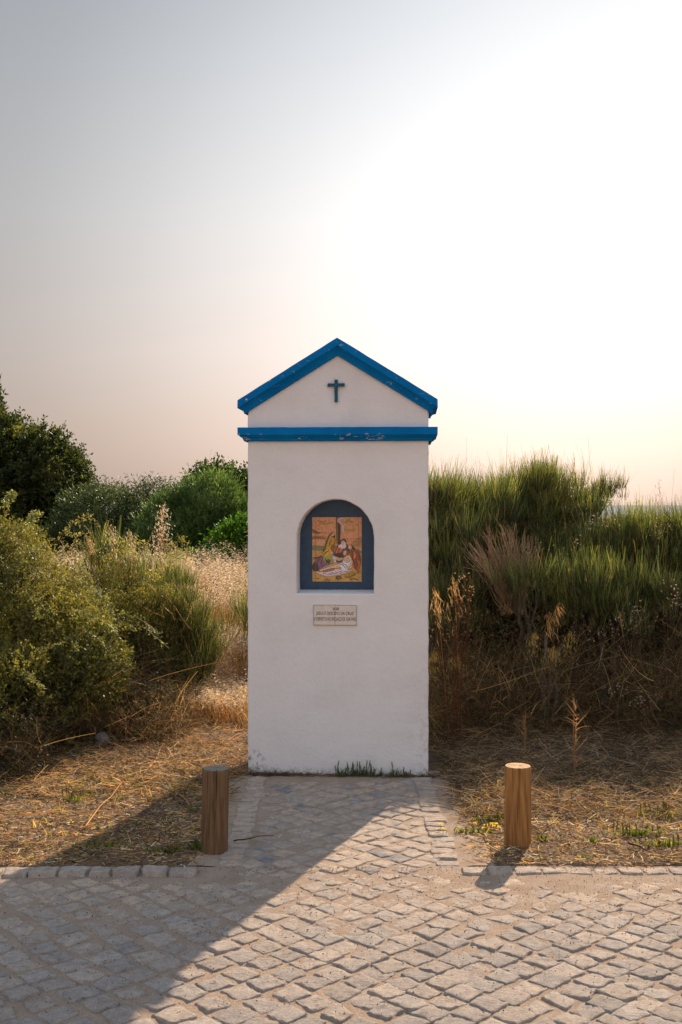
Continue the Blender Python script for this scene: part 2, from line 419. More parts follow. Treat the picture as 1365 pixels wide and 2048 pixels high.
# plaster
m, nt = new_mat('white_plaster'); p = principled(nt, .9, .15); tcn = texco(nt)
a = noise_tex(nt, 3.0, 5, .6, tcn); b = noise_tex(nt, 55, 6, .7, tcn); d = noise_tex(nt, 14, 4, .6, tcn)
base = ramp(nt, a.outputs[0], [(.28, (.69, .640, .605)), (.5, (.745, .695, .66)), (.72, (.775, .725, .69))])
sx = N(nt, 'ShaderNodeSeparateXYZ'); L(nt, tcn, sx.inputs[0])
def mrange(v, a0, a1, b0=0., b1=1.):
    r = N(nt, 'ShaderNodeMapRange'); L(nt, v, r.inputs[0])
    for i, q in enumerate((a0, a1, b0, b1)): r.inputs[i+1].default_value = q
    return r.outputs[0]
def mul(x, y, op='MULTIPLY'):
    n_ = N(nt, 'ShaderNodeMath', operation=op)
    for i, q in enumerate((x, y)):
        if hasattr(q, 'links'): L(nt, q, n_.inputs[i])
        else: n_.inputs[i].default_value = q
    return n_.outputs[0]
# rust coloured splash marks low on the right, dirt at the foot, small dark pits
st = mul(mul(mrange(sx.outputs[0], .42, .53), mrange(sx.outputs[2], .9, .25)), mrange(noise_tex(nt, 22, 6, .7, tcn).outputs[0], .48, .72))
base = mixc(nt, mul(st, .55), base, lin(150, 118, 86))
ft = mul(mrange(sx.outputs[2], .05, .0), mrange(noise_tex(nt, 30, 6, .7, tcn).outputs[0], .42, .62))
base = mixc(nt, mul(ft, .6), base, lin(128, 112, 96))
ch = mul(mul(mrange(sx.outputs[2], .16, .11), mrange(sx.outputs[0], -.42, -.5)), mrange(noise_tex(nt, 38, 3, .5, tcn).outputs[0], .54, .58))
base = mixc(nt, mul(ch, .7), base, lin(120, 100, 84))
vz = N(nt, 'ShaderNodeTexVoronoi'); vz.inputs['Scale'].default_value = 26; L(nt, tcn, vz.inputs['Vector'])
pit = mul(mrange(vz.outputs['Distance'], .055, .035), mrange(noise_tex(nt, 4, 3, .6, tcn).outputs[0], .52, .60))
base = mixc(nt, mul(pit, .7), base, lin(90, 78, 68))
cr = noise_tex(nt, 5, 8, .62, tcn); crk = mul(mrange(mul(mul(cr.outputs[0], .5, 'SUBTRACT'), 0, 'ADD'), 0, .0), 0)
ab = N(nt, 'ShaderNodeMath', operation='ABSOLUTE'); L(nt, mul(cr.outputs[0], .52, 'SUBTRACT'), ab.inputs[0])
crk = mul(mrange(ab.outputs[0], .0022, .0), mrange(a.outputs[0], .5, .62))
base = mixc(nt, mul(crk, .35), base, lin(120, 108, 98))
L(nt, base, p.inputs['Base Color'])
b0 = bump(nt, d.outputs[0], .35, .012, None); b0 = bump(nt, b.outputs[0], .55, .004, None, b0); bump(nt, pit, -.5, .004, p, b0)
M['plaster'] = m
NX0, NX1, NZ0, NZ1 = (592-675.75)/S, (750-675.75)/S, (1550-1189.6)/S, (1550-997.5)/S
ncx, nr = (NX0+NX1)/2, (NX1-NX0)/2; nsp = NZ1-nr; ND = .20
bm = bmesh.new()
zs = [-.06]+[.0+i*.055 for i in range(1, 40)]; eave = APEX-.104-SL*HW+.012; zs = [z for z in zs if z < eave-.02]+[eave]
def wob(z, k): return .0013*math.sin(z*23+k)+.0011*math.sin(z*61+k*2)+random.uniform(-.0007, .0007)
cols = {}
for s in (-1, 1):
    fr, sd_, bk = [], [], []
    for z in zs:
        w = wob(z, s); fr.append(bm.verts.new((s*(HW-.008)+w, 0, z))); sd_.append(bm.verts.new((s*HW+w, .008, z))); bk.append(bm.verts.new((s*HW+w*.3, DEP, z)))
    cols[s] = (fr, sd_, bk)
    for i in range(len(zs)-1):
        for a_, b_ in ((fr, sd_), (sd_, bk)): bm.faces.new((a_[i], a_[i+1], b_[i+1], b_[i]))
ap = APEX-.104+.012
fa = bm.verts.new((0, 0, ap)); ba = bm.verts.new((0, DEP, ap))
outline = cols[-1][0]+[fa]+cols[1][0][::-1]
edges = [bm.edges.get((outline[i], outline[(i+1) % len(outline)])) or bm.edges.new((outline[i], outline[(i+1) % len(outline)])) for i in range(len(outline))]
arch = [(NX0, NZ0), (NX1, NZ0)]
for i in range(3): arch.append((NX1, NZ0+(nsp-NZ0)*(i+1)/4))
for i in range(33):
    t = math.pi*i/32; arch.append((ncx+nr*math.cos(t), nsp+nr*math.sin(t)))
for i in range(3): arch.append((NX0, nsp-(nsp-NZ0)*(i+1)/4))
def ring(dy, inset, jit, sill=0):
    o = []
    for k, (x, z) in enumerate(arch):
        d = Vector((ncx-x, max(0, nsp-z)*.0+(nsp-z if z > nsp else 0))); d = d.normalized() if d.length else d
        zz = z+(inset+sill if z < NZ0+.001 else 0)
        o.append(bm.verts.new((x+d.x*inset+random.uniform(-jit, jit), dy, zz+d.y*inset+random.uniform(-jit, jit))))
    return o
r0 = ring(0, 0, .0012); r1 = ring(.006, .005, .0012); r2 = ring(ND, .006, .001, .010)
for a_, b_ in ((r0, r1), (r1, r2)):
    for i in range(len(arch)): bm.faces.new((a_[i], a_[(i+1) % len(arch)], b_[(i+1) % len(arch)], b_[i]))
edges += [bm.edges.get((r0[i], r0[(i+1) % len(arch)])) for i in range(len(arch))]
bmesh.ops.triangle_fill(bm, use_beauty=True, use_dissolve=False, edges=edges)
bm.faces.new(cols[-1][2]+[ba]+cols[1][2][::-1])
for s in (-1, 1): bm.faces.new((cols[s][0][-1], fa, ba, cols[s][2][-1], cols[s][1][-1]))
wall = bm_obj('wall', bm, M['plaster'], sh)
# blue paint
def blue_mat(name, zlo=None, zhi=None, thr=.66):
    m, nt = new_mat(name); p = principled(nt, .8, .08); tcn = texco(nt)
    a = noise_tex(nt, 7, 5, .6, tcn)
    c = ramp(nt, a.outputs[0], [(.3, (.001, .122, .34)), (.7, (.002, .168, .43))])
    mp = N(nt, 'ShaderNodeMapping'); mp.inputs['Scale'].default_value = (.6, 1, 1.3); L(nt, tcn, mp.inputs[0])
    ch = noise_tex(nt, 34, 5, .72, mp.outputs[0]); r = N(nt, 'ShaderNodeMapRange'); L(nt, ch.outputs[0], r.inputs[0]); r.inputs[1].default_value = thr; r.inputs[2].default_value = thr+.012
    big = N(nt, 'ShaderNodeMapRange'); L(nt, noise_tex(nt, 6, 2, .5, tcn).outputs[0], big.inputs[0]); big.inputs[1].default_value = .47; big.inputs[2].default_value = .56
    fm = N(nt, 'ShaderNodeMath', operation='MULTIPLY'); L(nt, r.outputs[0], fm.inputs[0]); L(nt, big.outputs[0], fm.inputs[1]); f = fm.outputs[0]
    if zlo is not None:
        s_ = N(nt, 'ShaderNodeSeparateXYZ'); L(nt, tcn, s_.inputs[0])
        for q0, q1 in ((zlo, zlo+.004), (zhi, zhi-.004)):
            r = N(nt, 'ShaderNodeMapRange'); L(nt, s_.outputs[2], r.inputs[0]); r.inputs[1].default_value = q0; r.inputs[2].default_value = q1
            mm = N(nt, 'ShaderNodeMath', operation='MULTIPLY'); L(nt, f, mm.inputs[0]); L(nt, r.outputs[0], mm.inputs[1]); f = mm.outputs[0]
    L(nt, mixc(nt, f, c, (.55, .47, .38)), p.inputs['Base Color'])
    b0 = bump(nt, noise_tex(nt, 60, 5, .7, tcn).outputs[0], .5, .004, None); bump(nt, f, -.6, .003, p, b0)
    return m
M['blue'] = blue_mat('blue_paint', thr=.64); M['blue_band'] = blue_mat('chipped_blue_paint', 2.045, 2.086, .585)
def mould(name, levels, zfun, mat, apex=True, nseg=26):
    bm = bmesh.new(); rings = []
    for (v, pr) in levels:
        hw = HW+pr; rg = []
        xs_ = [-hw+2*hw*i/nseg for i in range(nseg+1)]
        for x in xs_: rg.append(bm.verts.new((x, -pr+random.uniform(-.0008, .0008), zfun(x, v)+random.uniform(-.0009, .0009))))
        for x in xs_[::-1]: rg.append(bm.verts.new((x, DEP+pr, zfun(x, v))))
        rings.append(rg)
    n_ = len(rings[0])
    for a_, b_ in zip(rings[:-1], rings[1:]):
        for i in range(n_): bm.faces.new((a_[i], b_[i], b_[(i+1) % n_], a_[(i+1) % n_]))
    top = rings[0]
    for i in range(nseg): bm.faces.new((top[i], top[i+1], top[n_-2-i], top[n_-1-i]))
    bt = rings[-1]
    for i in range(nseg): bm.faces.new((bt[i], bt[n_-1-i], bt[n_-2-i], bt[i+1]))
    return bm_obj(name, bm, mat, sh)
gl = [(0, .052), (.002, .055), (.048, .056), (.052, .050), (.058, .043), (.068, .034), (.082, .026), (.094, .021), (.101, .020), (.104, .017), (.104, -.01)]
def gz(x, v):
    # the rake drops with |x| for every level
    return APEX-v-SL*abs(x)
mould('gable_roof', gl, gz, M['blue'])
cl = [(0, .0535), (.002, .0555), (.046, .055), (.050, .046), (.058, .040), (.062, .030), (.070, .026), (.079, .022), (.083, .018), (.083, -.01)]
mould('cornice', cl, lambda x, v: 2.123-v, M['blue_band'])
# relief cross in the gable
bm = bmesh.new()
def wobbox(bm, x0, x1, y0, y1, z0, z1, n_=7):
    vert = abs(z1-z0) > abs(x1-x0); rg = []
    for i in range(n_+1):
        t = i/n_; j = lambda: random.uniform(-.0012, .0012)
        if vert:
            z = z0+(z1-z0)*t; r_ = [(x0+j(), y0, z), (x1+j(), y0, z), (x1+j(), y1, z), (x0+j(), y1, z)]
        else:
            x = x0+(x1-x0)*t; r_ = [(x, y0, z0+j()), (x, y0, z1+j()), (x, y1, z1+j()), (x, y1, z0+j())]
        rg.append([bm.verts.new(q) for q in r_])
    for a_, b_ in zip(rg[:-1], rg[1:]):
        for i in range(4): bm.faces.new((a_[i], a_[(i+1) % 4], b_[(i+1) % 4], b_[i]))
    bm.faces.new(rg[0][::-1]); bm.faces.new(rg[-1])
cxx = (673-675.75)/S
zt, zb = (1550-760.5)/S, (1550-805)/S
wobbox(bm, cxx-.0095, cxx+.0095, -.016, .002, zb, zt)
wobbox(bm, cxx-.052, cxx+.052, -.019, .0015, (1550-774)/S, (1550-768)/S)
m, nt = new_mat('dark_cross_paint'); p = principled(nt, .6, .3); n = noise_tex(nt, 60, 4, .7, texco(nt))
L(nt, ramp(nt, n.outputs[0], [(.3, (.003, .055, .10)), (.62, (.006, .09, .15)), (.75, (.16, .12, .08))]), p.inputs['Base Color'])
bm_obj('cross', bm, m, sh)
# tile panel at the back of the niche
PS = 7.063*318.0
def P(zx, zy, y=0.): return ((zx-666)/PS+PCX, ND-y, PCZ-(zy-780)/PS)
PCX, PCZ = ncx-.001, (1550-1010-0)/S-(HOR-1010)/S  # fixed below
# centre of the zoomed picture column/row mapped to the niche back plane
PCX = (580+666/7.063-CX)/F_PX*7.24-(675.75-CX)/S*1.0
PCZ = CAM_H-(980+780/7.063-HOR)/F_PX*7.24
PCX -= .2*math.sin(R(3.5))
bm = bmesh.new(); vs = []
for k, (x, z) in enumerate(arch): 
    vs.append((x, z+(.012 if z < NZ0+.001 else 0)))
e_ = .004
vf = [bm.verts.new((x, ND-.003, z)) for x, z in vs]; vb = [bm.verts.new((x, ND+.02, z)) for x, z in vs]
bm.faces.new(vf)
for i in range(len(vs)): bm.faces.new((vf[i], vb[i], vb[(i+1) % len(vs)], vf[(i+1) % len(vs)]))
m, nt = new_mat('navy_tiles'); p = principled(nt, .28, .5); tcn = texco(nt)
n = noise_tex(nt, 30, 5, .65, tcn)
c = ramp(nt, n.outputs[0], [(.3, (.008, .042, .092)), (.7, (.018, .075, .150))])
br = N(nt, 'ShaderNodeTexBrick'); br.offset = 0; br.inputs['Scale'].default_value = 1; br.inputs['Brick Width'].default_value = .133; br.inputs['Row Height'].default_value = .133
br.inputs['Mortar Size'].default_value = .0011; br.inputs['Color1'].default_value = (0, 0, 0, 1); br.inputs['Color2'].default_value = (0, 0, 0, 1); br.inputs['Mortar'].default_value = (1, 1, 1, 1)
cb = N(nt, 'ShaderNodeCombineXYZ'); s_ = N(nt, 'ShaderNodeSeparateXYZ'); L(nt, tcn, s_.inputs[0])
def off(v, k):
    q = N(nt, 'ShaderNodeMath', operation='ADD'); L(nt, v, q.inputs[0]); q.inputs[1].default_value = k; return q.outputs[0]
L(nt, off(s_.outputs[0], -(P(666, 0)[0])+.133*20), cb.inputs[0]); L(nt, off(s_.outputs[2], -(P(0, 685)[2])+.133*20), cb.inputs[1]); L(nt, cb.outputs[0], br.inputs['Vector'])
c = mixc(nt, br.outputs['Color'], c, (.02, .035, .045))
sp = noise_tex(nt, 110, 4, .7, tcn); r = N(nt, 'ShaderNodeMapRange'); L(nt, sp.outputs[0], r.inputs[0]); r.inputs[1].default_value = .66; r.inputs[2].default_value = .69
r2 = N(nt, 'ShaderNodeMapRange'); L(nt, s_.outputs[2], r2.inputs[0]); r2.inputs[1].default_value = NZ0+.05; r2.inputs[2].default_value = NZ0+.012
mm = N(nt, 'ShaderNodeMath', operation='MULTIPLY'); L(nt, r.outputs[0], mm.inputs[0]); L(nt, r2.outputs[0], mm.inputs[1])
c = mixc(nt, mm.outputs[0], c, (.6, .62, .6)); L(nt, c, p.inputs['Base Color']); bump(nt, br.outputs['Color'], -.4, .001, p)
M['navy'] = m
panel = bm_obj('tile_panel', bm, m, sh)

# painted scene on the tiles: flat glaze colours, one thin layer over another
pg = Geo(); LAY = [.0036]
def K(r, g, b):
    c = (lin(r, g, b)*.90+lin(150, 112, 76)*.10)*1.55; return c*min(1, .82/c.max())
from mathutils.geometry import tessellate_polygon
def poly(pts, c, smooth=1):
    LAY[0] += .00006
    pts = [Vector((x, y, 0)) for x, y in pts]
    for _ in range(smooth):
        q = []
        for i in range(len(pts)):
            a_, b_ = pts[i], pts[(i+1) % len(pts)]; q += [a_*.75+b_*.25, a_*.25+b_*.75]
        pts = q
    tri = tessellate_polygon([pts]); v = [P(q.x, q.y, LAY[0]) for q in pts]
    pg.add(v, np.array(tri), K(*c))
def stroke(pts, w, c):
    LAY[0] += .00006
    pts = [Vector((x, y)) for x, y in pts]; v = []
    for i, q in enumerate(pts):
        t = (pts[min(i+1, len(pts)-1)]-pts[max(i-1, 0)]).normalized(); n_ = Vector((-t.y, t.x))*w*.68*(.5+.5*math.sin(math.pi*(i+.6)/(len(pts)+.2)))
        v += [P(q.x+n_.x, q.y+n_.y, LAY[0]), P(q.x-n_.x, q.y-n_.y, LAY[0])]
    pg.add(v, np.array([[2*i, 2*i+1, 2*i+3, 2*i+2] for i in range(len(pts)-1)]), K(*c))
def oval(x, y, rx, ry, c, rot=0):
    poly([(x+rx*math.cos(t)*math.cos(rot)-ry*math.sin(t)*math.sin(rot), y+rx*math.cos(t)*math.sin(rot)+ry*math.sin(t)*math.cos(rot)) for t in [i*math.pi/6 for i in range(12)]], c)
poly([(316, 384), (1016, 384), (1016, 1292), (322, 1292)], (190, 138, 100), 0)
for x0, y0, x1, w, c in ((330, 430, 520, 26, (214, 158, 122)), (420, 470, 640, 30, (172, 120, 78)), (330, 520, 480, 22, (206, 132, 100)), (470, 560, 640, 28, (216, 150, 118)), (340, 610, 560, 22, (186, 112, 84)), (380, 440, 520, 16, (150, 112, 66)),
        (780, 440, 900, 40, (150, 120, 70)), (800, 500, 960, 26, (190, 130, 90)), (770, 570, 940, 26, (166, 122, 76)), (860, 420, 1010, 30, (206, 146, 110)), (730, 640, 900, 26, (212, 140, 112)), (890, 600, 1010, 24, (206, 136, 100)), (740, 700, 1010, 22, (196, 124, 92))):
    stroke([(x0+(x1-x0)*i/6, y0+10*math.sin(i*1.3+x0)) for i in range(7)], w, c)
poly([(318, 548), (350, 560), (400, 590), (450, 598), (440, 615), (380, 620), (318, 600)], (104, 84, 58))
poly([(318, 650), (420, 640), (520, 668), (500, 700), (400, 690), (318, 700)], (140, 92, 62))
poly([(860, 760), (940, 690), (1016, 660), (1016, 800), (900, 800)], (156, 112, 70))
poly([(318, 770), (400, 785), (480, 790), (640, 800), (820, 800), (1016, 850), (1016, 900), (318, 900)], (112, 108, 74))
poly([(318, 850), (450, 860), (620, 900), (1016, 890), (1016, 1292), (320, 1292)], (180, 138, 74), 0)
for i in range(46):
    x = random.uniform(330, 980); y = random.uniform(860, 1270); stroke([(x, y), (x+20, y-5), (x+42, y+3)], random.uniform(4, 11), random.choice([(140, 96, 44), (206, 160, 90), (112, 80, 40), (196, 146, 66)]))
poly([(652, 386), (722, 386), (720, 560), (700, 575), (716, 640), (708, 760), (660, 756), (656, 560)], (52, 40, 28), 0)
stroke([(668, 390), (672, 560), (670, 740)], 12, (112, 86, 56)); stroke([(712, 470), (700, 560), (712, 580), (700, 740)], 10, (38, 30, 22))
poly([(680, 388), (756, 388), (752, 450), (770, 560), (756, 604), (728, 570), (716, 470), (672, 448)], (204, 172, 166))
for q in ([(700, 390), (694, 430), (720, 450)], [(722, 400), (726, 480), (744, 580)], [(744, 410), (740, 500)]): stroke(q, 7, (120, 92, 96))
# standing mourner
poly([(590, 592), (556, 628), (520, 690), (488, 800), (462, 886), (520, 896), (560, 800), (600, 740), (650, 700), (640, 620)], (74, 84, 36))
poly([(566, 640), (536, 700), (516, 790), (508, 900), (620, 920), (660, 800), (664, 700), (630, 640)], (176, 128, 42))
poly([(580, 790), (560, 900), (640, 940), (660, 790), (610, 760)], (120, 84, 40))
oval(604, 622, 26, 30, (206, 150, 112)); poly([(572, 640), (576, 600), (606, 586), (636, 602), (614, 606), (590, 630), (584, 660)], (140, 84, 40))
oval(618, 664, 24, 18, (60, 44, 34)); oval(604, 684, 18, 14, (206, 158, 126))
for q in ([(560, 650), (530, 720), (510, 800)], [(600, 700), (570, 740), (560, 790)], [(640, 690), (640, 740), (610, 800)], [(480, 830), (470, 880), (520, 890)]): stroke(q, 9, (44, 40, 24))
# mother
poly([(762, 684), (716, 712), (690, 770), (640, 812), (614, 880), (630, 1000), (700, 1030), (800, 1000), (840, 880), (832, 800), (800, 780), (798, 706)], (40, 56, 84))
poly([(642, 812), (626, 880), (660, 900), (740, 870), (760, 820), (700, 800)], (176, 92, 54))
poly([(742, 750), (700, 776), (676, 802), (720, 826), (790, 826), (800, 780), (780, 720)], (206, 188, 180))
oval(752, 744, 26, 34, (208, 152, 122), .3); oval(690, 930, 56, 44, (34, 36, 48))
for q in ([(700, 760), (720, 716), (766, 686), (800, 720)], [(690, 800), (660, 830), (640, 890)], [(720, 810), (690, 850), (680, 890)], [(806, 760), (836, 820), (840, 880)]): stroke(q, 8, (22, 28, 46))
# woman at right
poly([(858, 852), (930, 836), (972, 870), (1004, 930), (1006, 1040), (990, 1120), (920, 1130), (890, 1040), (850, 940)], (128, 62, 42))
poly([(890, 880), (930, 880), (936, 960), (900, 976)], (196, 110, 70)); poly([(940, 980), (960, 1080), (930, 1120), (980, 1110), (996, 1000)], (176, 96, 58))
poly([(830, 780), (862, 766), (896, 792), (936, 836), (900, 850), (876, 812), (840, 822)], (62, 40, 30)); oval(852, 806, 26, 32, (212, 154, 122), -.3)
for q in ([(870, 850), (900, 900), (890, 970), (930, 1060)], [(950, 860), (990, 920), (1000, 1010)], [(930, 960), (960, 1040), (940, 1120)]): stroke(q, 9, (50, 26, 22))
# kneeling figure
poly([(460, 900), (400, 960), (340, 1010), (326, 1080), (360, 1130), (440, 1140), (560, 1080), (560, 1000), (500, 920)], (112, 82, 104))
poly([(318, 1050), (360, 1010), (400, 1060), (420, 1140), (360, 1150), (318, 1130)], (52, 42, 36))
poly([(478, 930), (540, 900), (600, 930), (620, 1010), (580, 1040), (500, 1020), (470, 970)], (142, 142, 62)); poly([(530, 970), (580, 980), (580, 1040), (500, 1020)], (56, 64, 36))
poly([(556, 812), (500, 850), (440, 930), (500, 930), (560, 912), (596, 860)], (196, 144, 52)); oval(590, 890, 24, 26, (206, 150, 112))
for q in ([(450, 920), (400, 1000), (380, 1100)], [(470, 950), (440, 1030), (470, 1110)], [(500, 960), (520, 1010), (560, 1050)], [(560, 850), (510, 880), (470, 920)], [(326, 960), (400, 950), (440, 930)]): stroke(q, 9, (48, 34, 44))
# sheet and body
poly([(350, 1150), (440, 1160), (540, 1150), (640, 1110), (780, 1120), (880, 1130), (860, 1150), (760, 1180), (600, 1210), (520, 1216), (440, 1190)], (214, 192, 194))
for q in ([(470, 1170), (540, 1190), (620, 1160)], [(560, 1200), (660, 1170), (740, 1140)], [(500, 1160), (580, 1140), (640, 1120)], [(700, 1180), (780, 1150), (850, 1140)]): stroke(q, 8, (112, 84, 100))
poly([(420, 1128), (470, 1094), (560, 1060), (650, 1040), (730, 1040), (720, 1090), (640, 1100), (560, 1120), (470, 1144), (430, 1146)], (230, 192, 154))
poly([(640, 930), (700, 960), (760, 950), (740, 990), (680, 1000), (640, 970)], (204, 156, 118))
poly([(600, 920), (640, 930), (660, 1000), (650, 1030), (616, 1010)], (186, 166, 180))
poly([(764, 950), (800, 920), (860, 930), (890, 980), (900, 1050), (860, 1110), (830, 1110), (850, 1040), (840, 1000), (800, 1060), (740, 1040), (750, 990)], (236, 200, 166))
poly([(690, 1030), (760, 1026), (810, 1020), (850, 980), (856, 1040), (820, 1110), (780, 1140), (740, 1130), (720, 1080)], (226, 220, 224))
poly([(760, 850), (800, 830), (836, 862), (836, 910), (800, 930), (770, 960), (754, 900)], (112, 66, 34)); oval(780, 886, 24, 34, (212, 164, 124), .2)
for q in ([(440, 1120), (540, 1080), (640, 1056)], [(700, 1040), (760, 1060), (790, 1110)], [(740, 1040), (790, 1050), (820, 1090)], [(870, 950), (896, 1010), (880, 1070)], [(790, 950), (820, 970), (840, 950)], [(800, 1020), (836, 1010), (850, 980)], [(470, 1140), (560, 1116), (640, 1100)]): stroke(q, 7, (104, 66, 50))
t_ = [i*math.pi/8 for i in range(17)]
stroke([(694+36*math.cos(t), 1236+17*math.sin(t)) for t in t_], 14, (70, 60, 44))
poly([(760, 1200), (800, 1160), (900, 1140), (940, 1170), (900, 1220), (800, 1240)], (150, 118, 50)); stroke([(780, 1230), (880, 1210), (940, 1180)], 9, (92, 66, 34))
oval(972, 1146, 30, 24, (140, 84, 52)); stroke([(850, 1262), (900, 1250), (970, 1262)], 9, (84, 58, 34)); stroke([(490, 1276), (530, 1262), (570, 1280)], 12, (110, 86, 48))
LAY[0] += .0002
for xx in (366, 970): stroke([(xx, 386), (xx, 700), (xx, 1290)], 3.2, (110, 84, 60))
for yy in (686, 985): stroke([(318, yy), (666, yy), (1014, yy)], 3.0, (130, 96, 70))
m, nt = new_mat('painted_glaze'); p = principled(nt, .3, .5); n = noise_tex(nt, 130, 4, .6, texco(nt))
L(nt, mixc(nt, 1.0, attr(nt), ramp(nt, n.outputs[0], [(.32, (.62, .58, .52)), (.5, (1, 1, 1)), (.7, (1.25, 1.22, 1.18))]), 'MULTIPLY'), p.inputs['Base Color'])
pg.build('painting', m, panel)
# inscription plaque
PQ = 7.063*S
def Q(zx, zy, y): return ((580+zx/7.063-675.75)/S, -y, (1550-980-zy/7.063)/S)
bm = bmesh.new(); x0, _, z1 = Q(336, 1622, 0); x1, _, z0 = Q(946, 1914, 0)
bmesh.ops.create_cube(bm, size=1, matrix=Matrix.Translation(((x0+x1)/2, -.003, (z0+z1)/2)) @ Matrix.Diagonal((x1-x0, .012, z1-z0, 1)))
bmesh.ops.bevel(bm, geom=list(bm.edges), offset=.0015, segments=2, affect='EDGES')
m, nt = new_mat('cream_tile'); p = principled(nt, .3, .5); n = noise_tex(nt, 40, 4, .6, texco(nt))
L(nt, ramp(nt, n.outputs[0], [(.3, (.62, .52, .43)), (.7, (.74, .64, .54))]), p.inputs['Base Color'])
plaque = bm_obj('plaque', bm, m, sh)
m, nt = new_mat('dark_lettering'); p = principled(nt, .4, .4); p.inputs['Base Color'].default_value = (.012, .018, .03, 1)
lg = Geo()
def line(zx0, zy0, zx1, zy1, w=4):
    d = Vector((zx1-zx0, zy1-zy0)).normalized(); n_ = Vector((-d.y, d.x))*w/2
    lg.add([Q(zx0+n_.x, zy0+n_.y, .0096), Q(zx1+n_.x, zy1+n_.y, .0096), Q(zx1-n_.x, zy1-n_.y, .0096), Q(zx0-n_.x, zy0-n_.y, .0096)], [[0, 1, 2, 3]], (0, 0, 0))
for l in ((341, 1628, 941, 1628), (341, 1908, 941, 1908), (341, 1628, 341, 1908), (941, 1628, 941, 1908)): line(*l)
lg.build('border', m, plaque)
m2, nt = new_mat('joint_line'); p = principled(nt, .8, .2); p.inputs['Base Color'].default_value = (.2, .13, .08, 1)
lg = Geo(); line(640, 1618, 640, 1916, 5); lg.build('joint', m2, plaque)
for txt, zx0, zx1, zyt, zyb in (('XIII', 603, 694, 1658, 1702), ('JESUS \u00c9 DESCIDO DA CRUZ', 376, 904, 1720, 1764), ('E DEPOSTO NO REGA\u00c7O DE SUA M\u00c3E', 350, 934, 1798, 1845)):
    cu = bpy.data.curves.new('lettering', 'FONT'); cu.body = txt; cu.size = 1; cu.align_x = 'LEFT'; cu.extrude = 0; cu.offset = .0
    to = bpy.data.objects.new('lettering', cu); col.objects.link(to)
    bpy.context.view_layer.update()
    me = bpy.data.meshes.new_from_object(to.evaluated_get(bpy.context.evaluated_depsgraph_get()))
    col.objects.unlink(to); bpy.data.objects.remove(to)
    v = np.array([q.co[:] for q in me.vertices]); xa, xb = v[:, 0].min(), v[:, 0].max(); capH = .70
    a0, a1 = Q(zx0, zyb, 0), Q(zx1, zyt, 0)
    for q in me.vertices:
        x, y = q.co.x, q.co.y; q.co = (a0[0]+(x-xa)/(xb-xa)*(a1[0]-a0[0]), -.0100, a0[2]+y/capH*(a1[2]-a0[2]))
    me.materials.clear(); me.materials.append(m)
    o = bpy.data.objects.new('lettering', me); col.objects.link(o); o.parent = plaque

# ------------------------------------------------------------------ wooden posts
def wood_mat(name, c0, c1, c2):
    m, nt = new_mat(name); p = principled(nt, .75, .25); tcn = texco(nt)
    mp = N(nt, 'ShaderNodeMapping'); mp.inputs['Scale'].default_value = (55, 55, 2.2); L(nt, tcn, mp.inputs[0])
    w = noise_tex(nt, 1.6, 6, .65, mp.outputs[0])
    mp2 = N(nt, 'ShaderNodeMapping'); mp2.inputs['Scale'].default_value = (9, 9, 1.1); L(nt, tcn, mp2.inputs[0])
    wv = N(nt, 'ShaderNodeTexWave', wave_type='RINGS', rings_direction='Y'); wv.inputs['Scale'].default_value = 1.4; wv.inputs['Distortion'].default_value = 9; wv.inputs['Detail'].default_value = 3; wv.inputs['Detail Scale'].default_value = 1.2
    L(nt, mp2.outputs[0], wv.inputs['Vector'])
    c = ramp(nt, wv.outputs[0], [(.0, c0*.22+c1*.78), (.5, c1), (1., c2*.25+c1*.75)])
    c = mixc(nt, 1.0, c, ramp(nt, w.outputs[0], [(.3, (.42, .36, .32)), (.5, (.95, .95, .95)), (.75, (1.3, 1.28, 1.2))]), 'MULTIPLY')
    L(nt, c, p.inputs['Base Color']); bump(nt, w.outputs[0], .5, .006, p); return m
def end_mat(name, c0, c1):
    m, nt = new_mat(name); p = principled(nt, .85, .2); tcn = texco(nt)
    wv = N(nt, 'ShaderNodeTexWave', wave_type='RINGS', rings_direction='Z'); wv.inputs['Scale'].default_value = 26; wv.inputs['Distortion'].default_value = 2.0
    L(nt, tcn, wv.inputs['Vector']); n = noise_tex(nt, 40, 5, .7, tcn)
    c = mixc(nt, 1.0, ramp(nt, wv.outputs[0], [(.1, c0), (.8, c1)]), ramp(nt, n.outputs[0], [(.3, (.7, .7, .7)), (.7, (1.15, 1.15, 1.15))]), 'MULTIPLY')
    L(nt, c, p.inputs['Base Color']); bump(nt, wv.outputs[0], .3, .002, p); return m
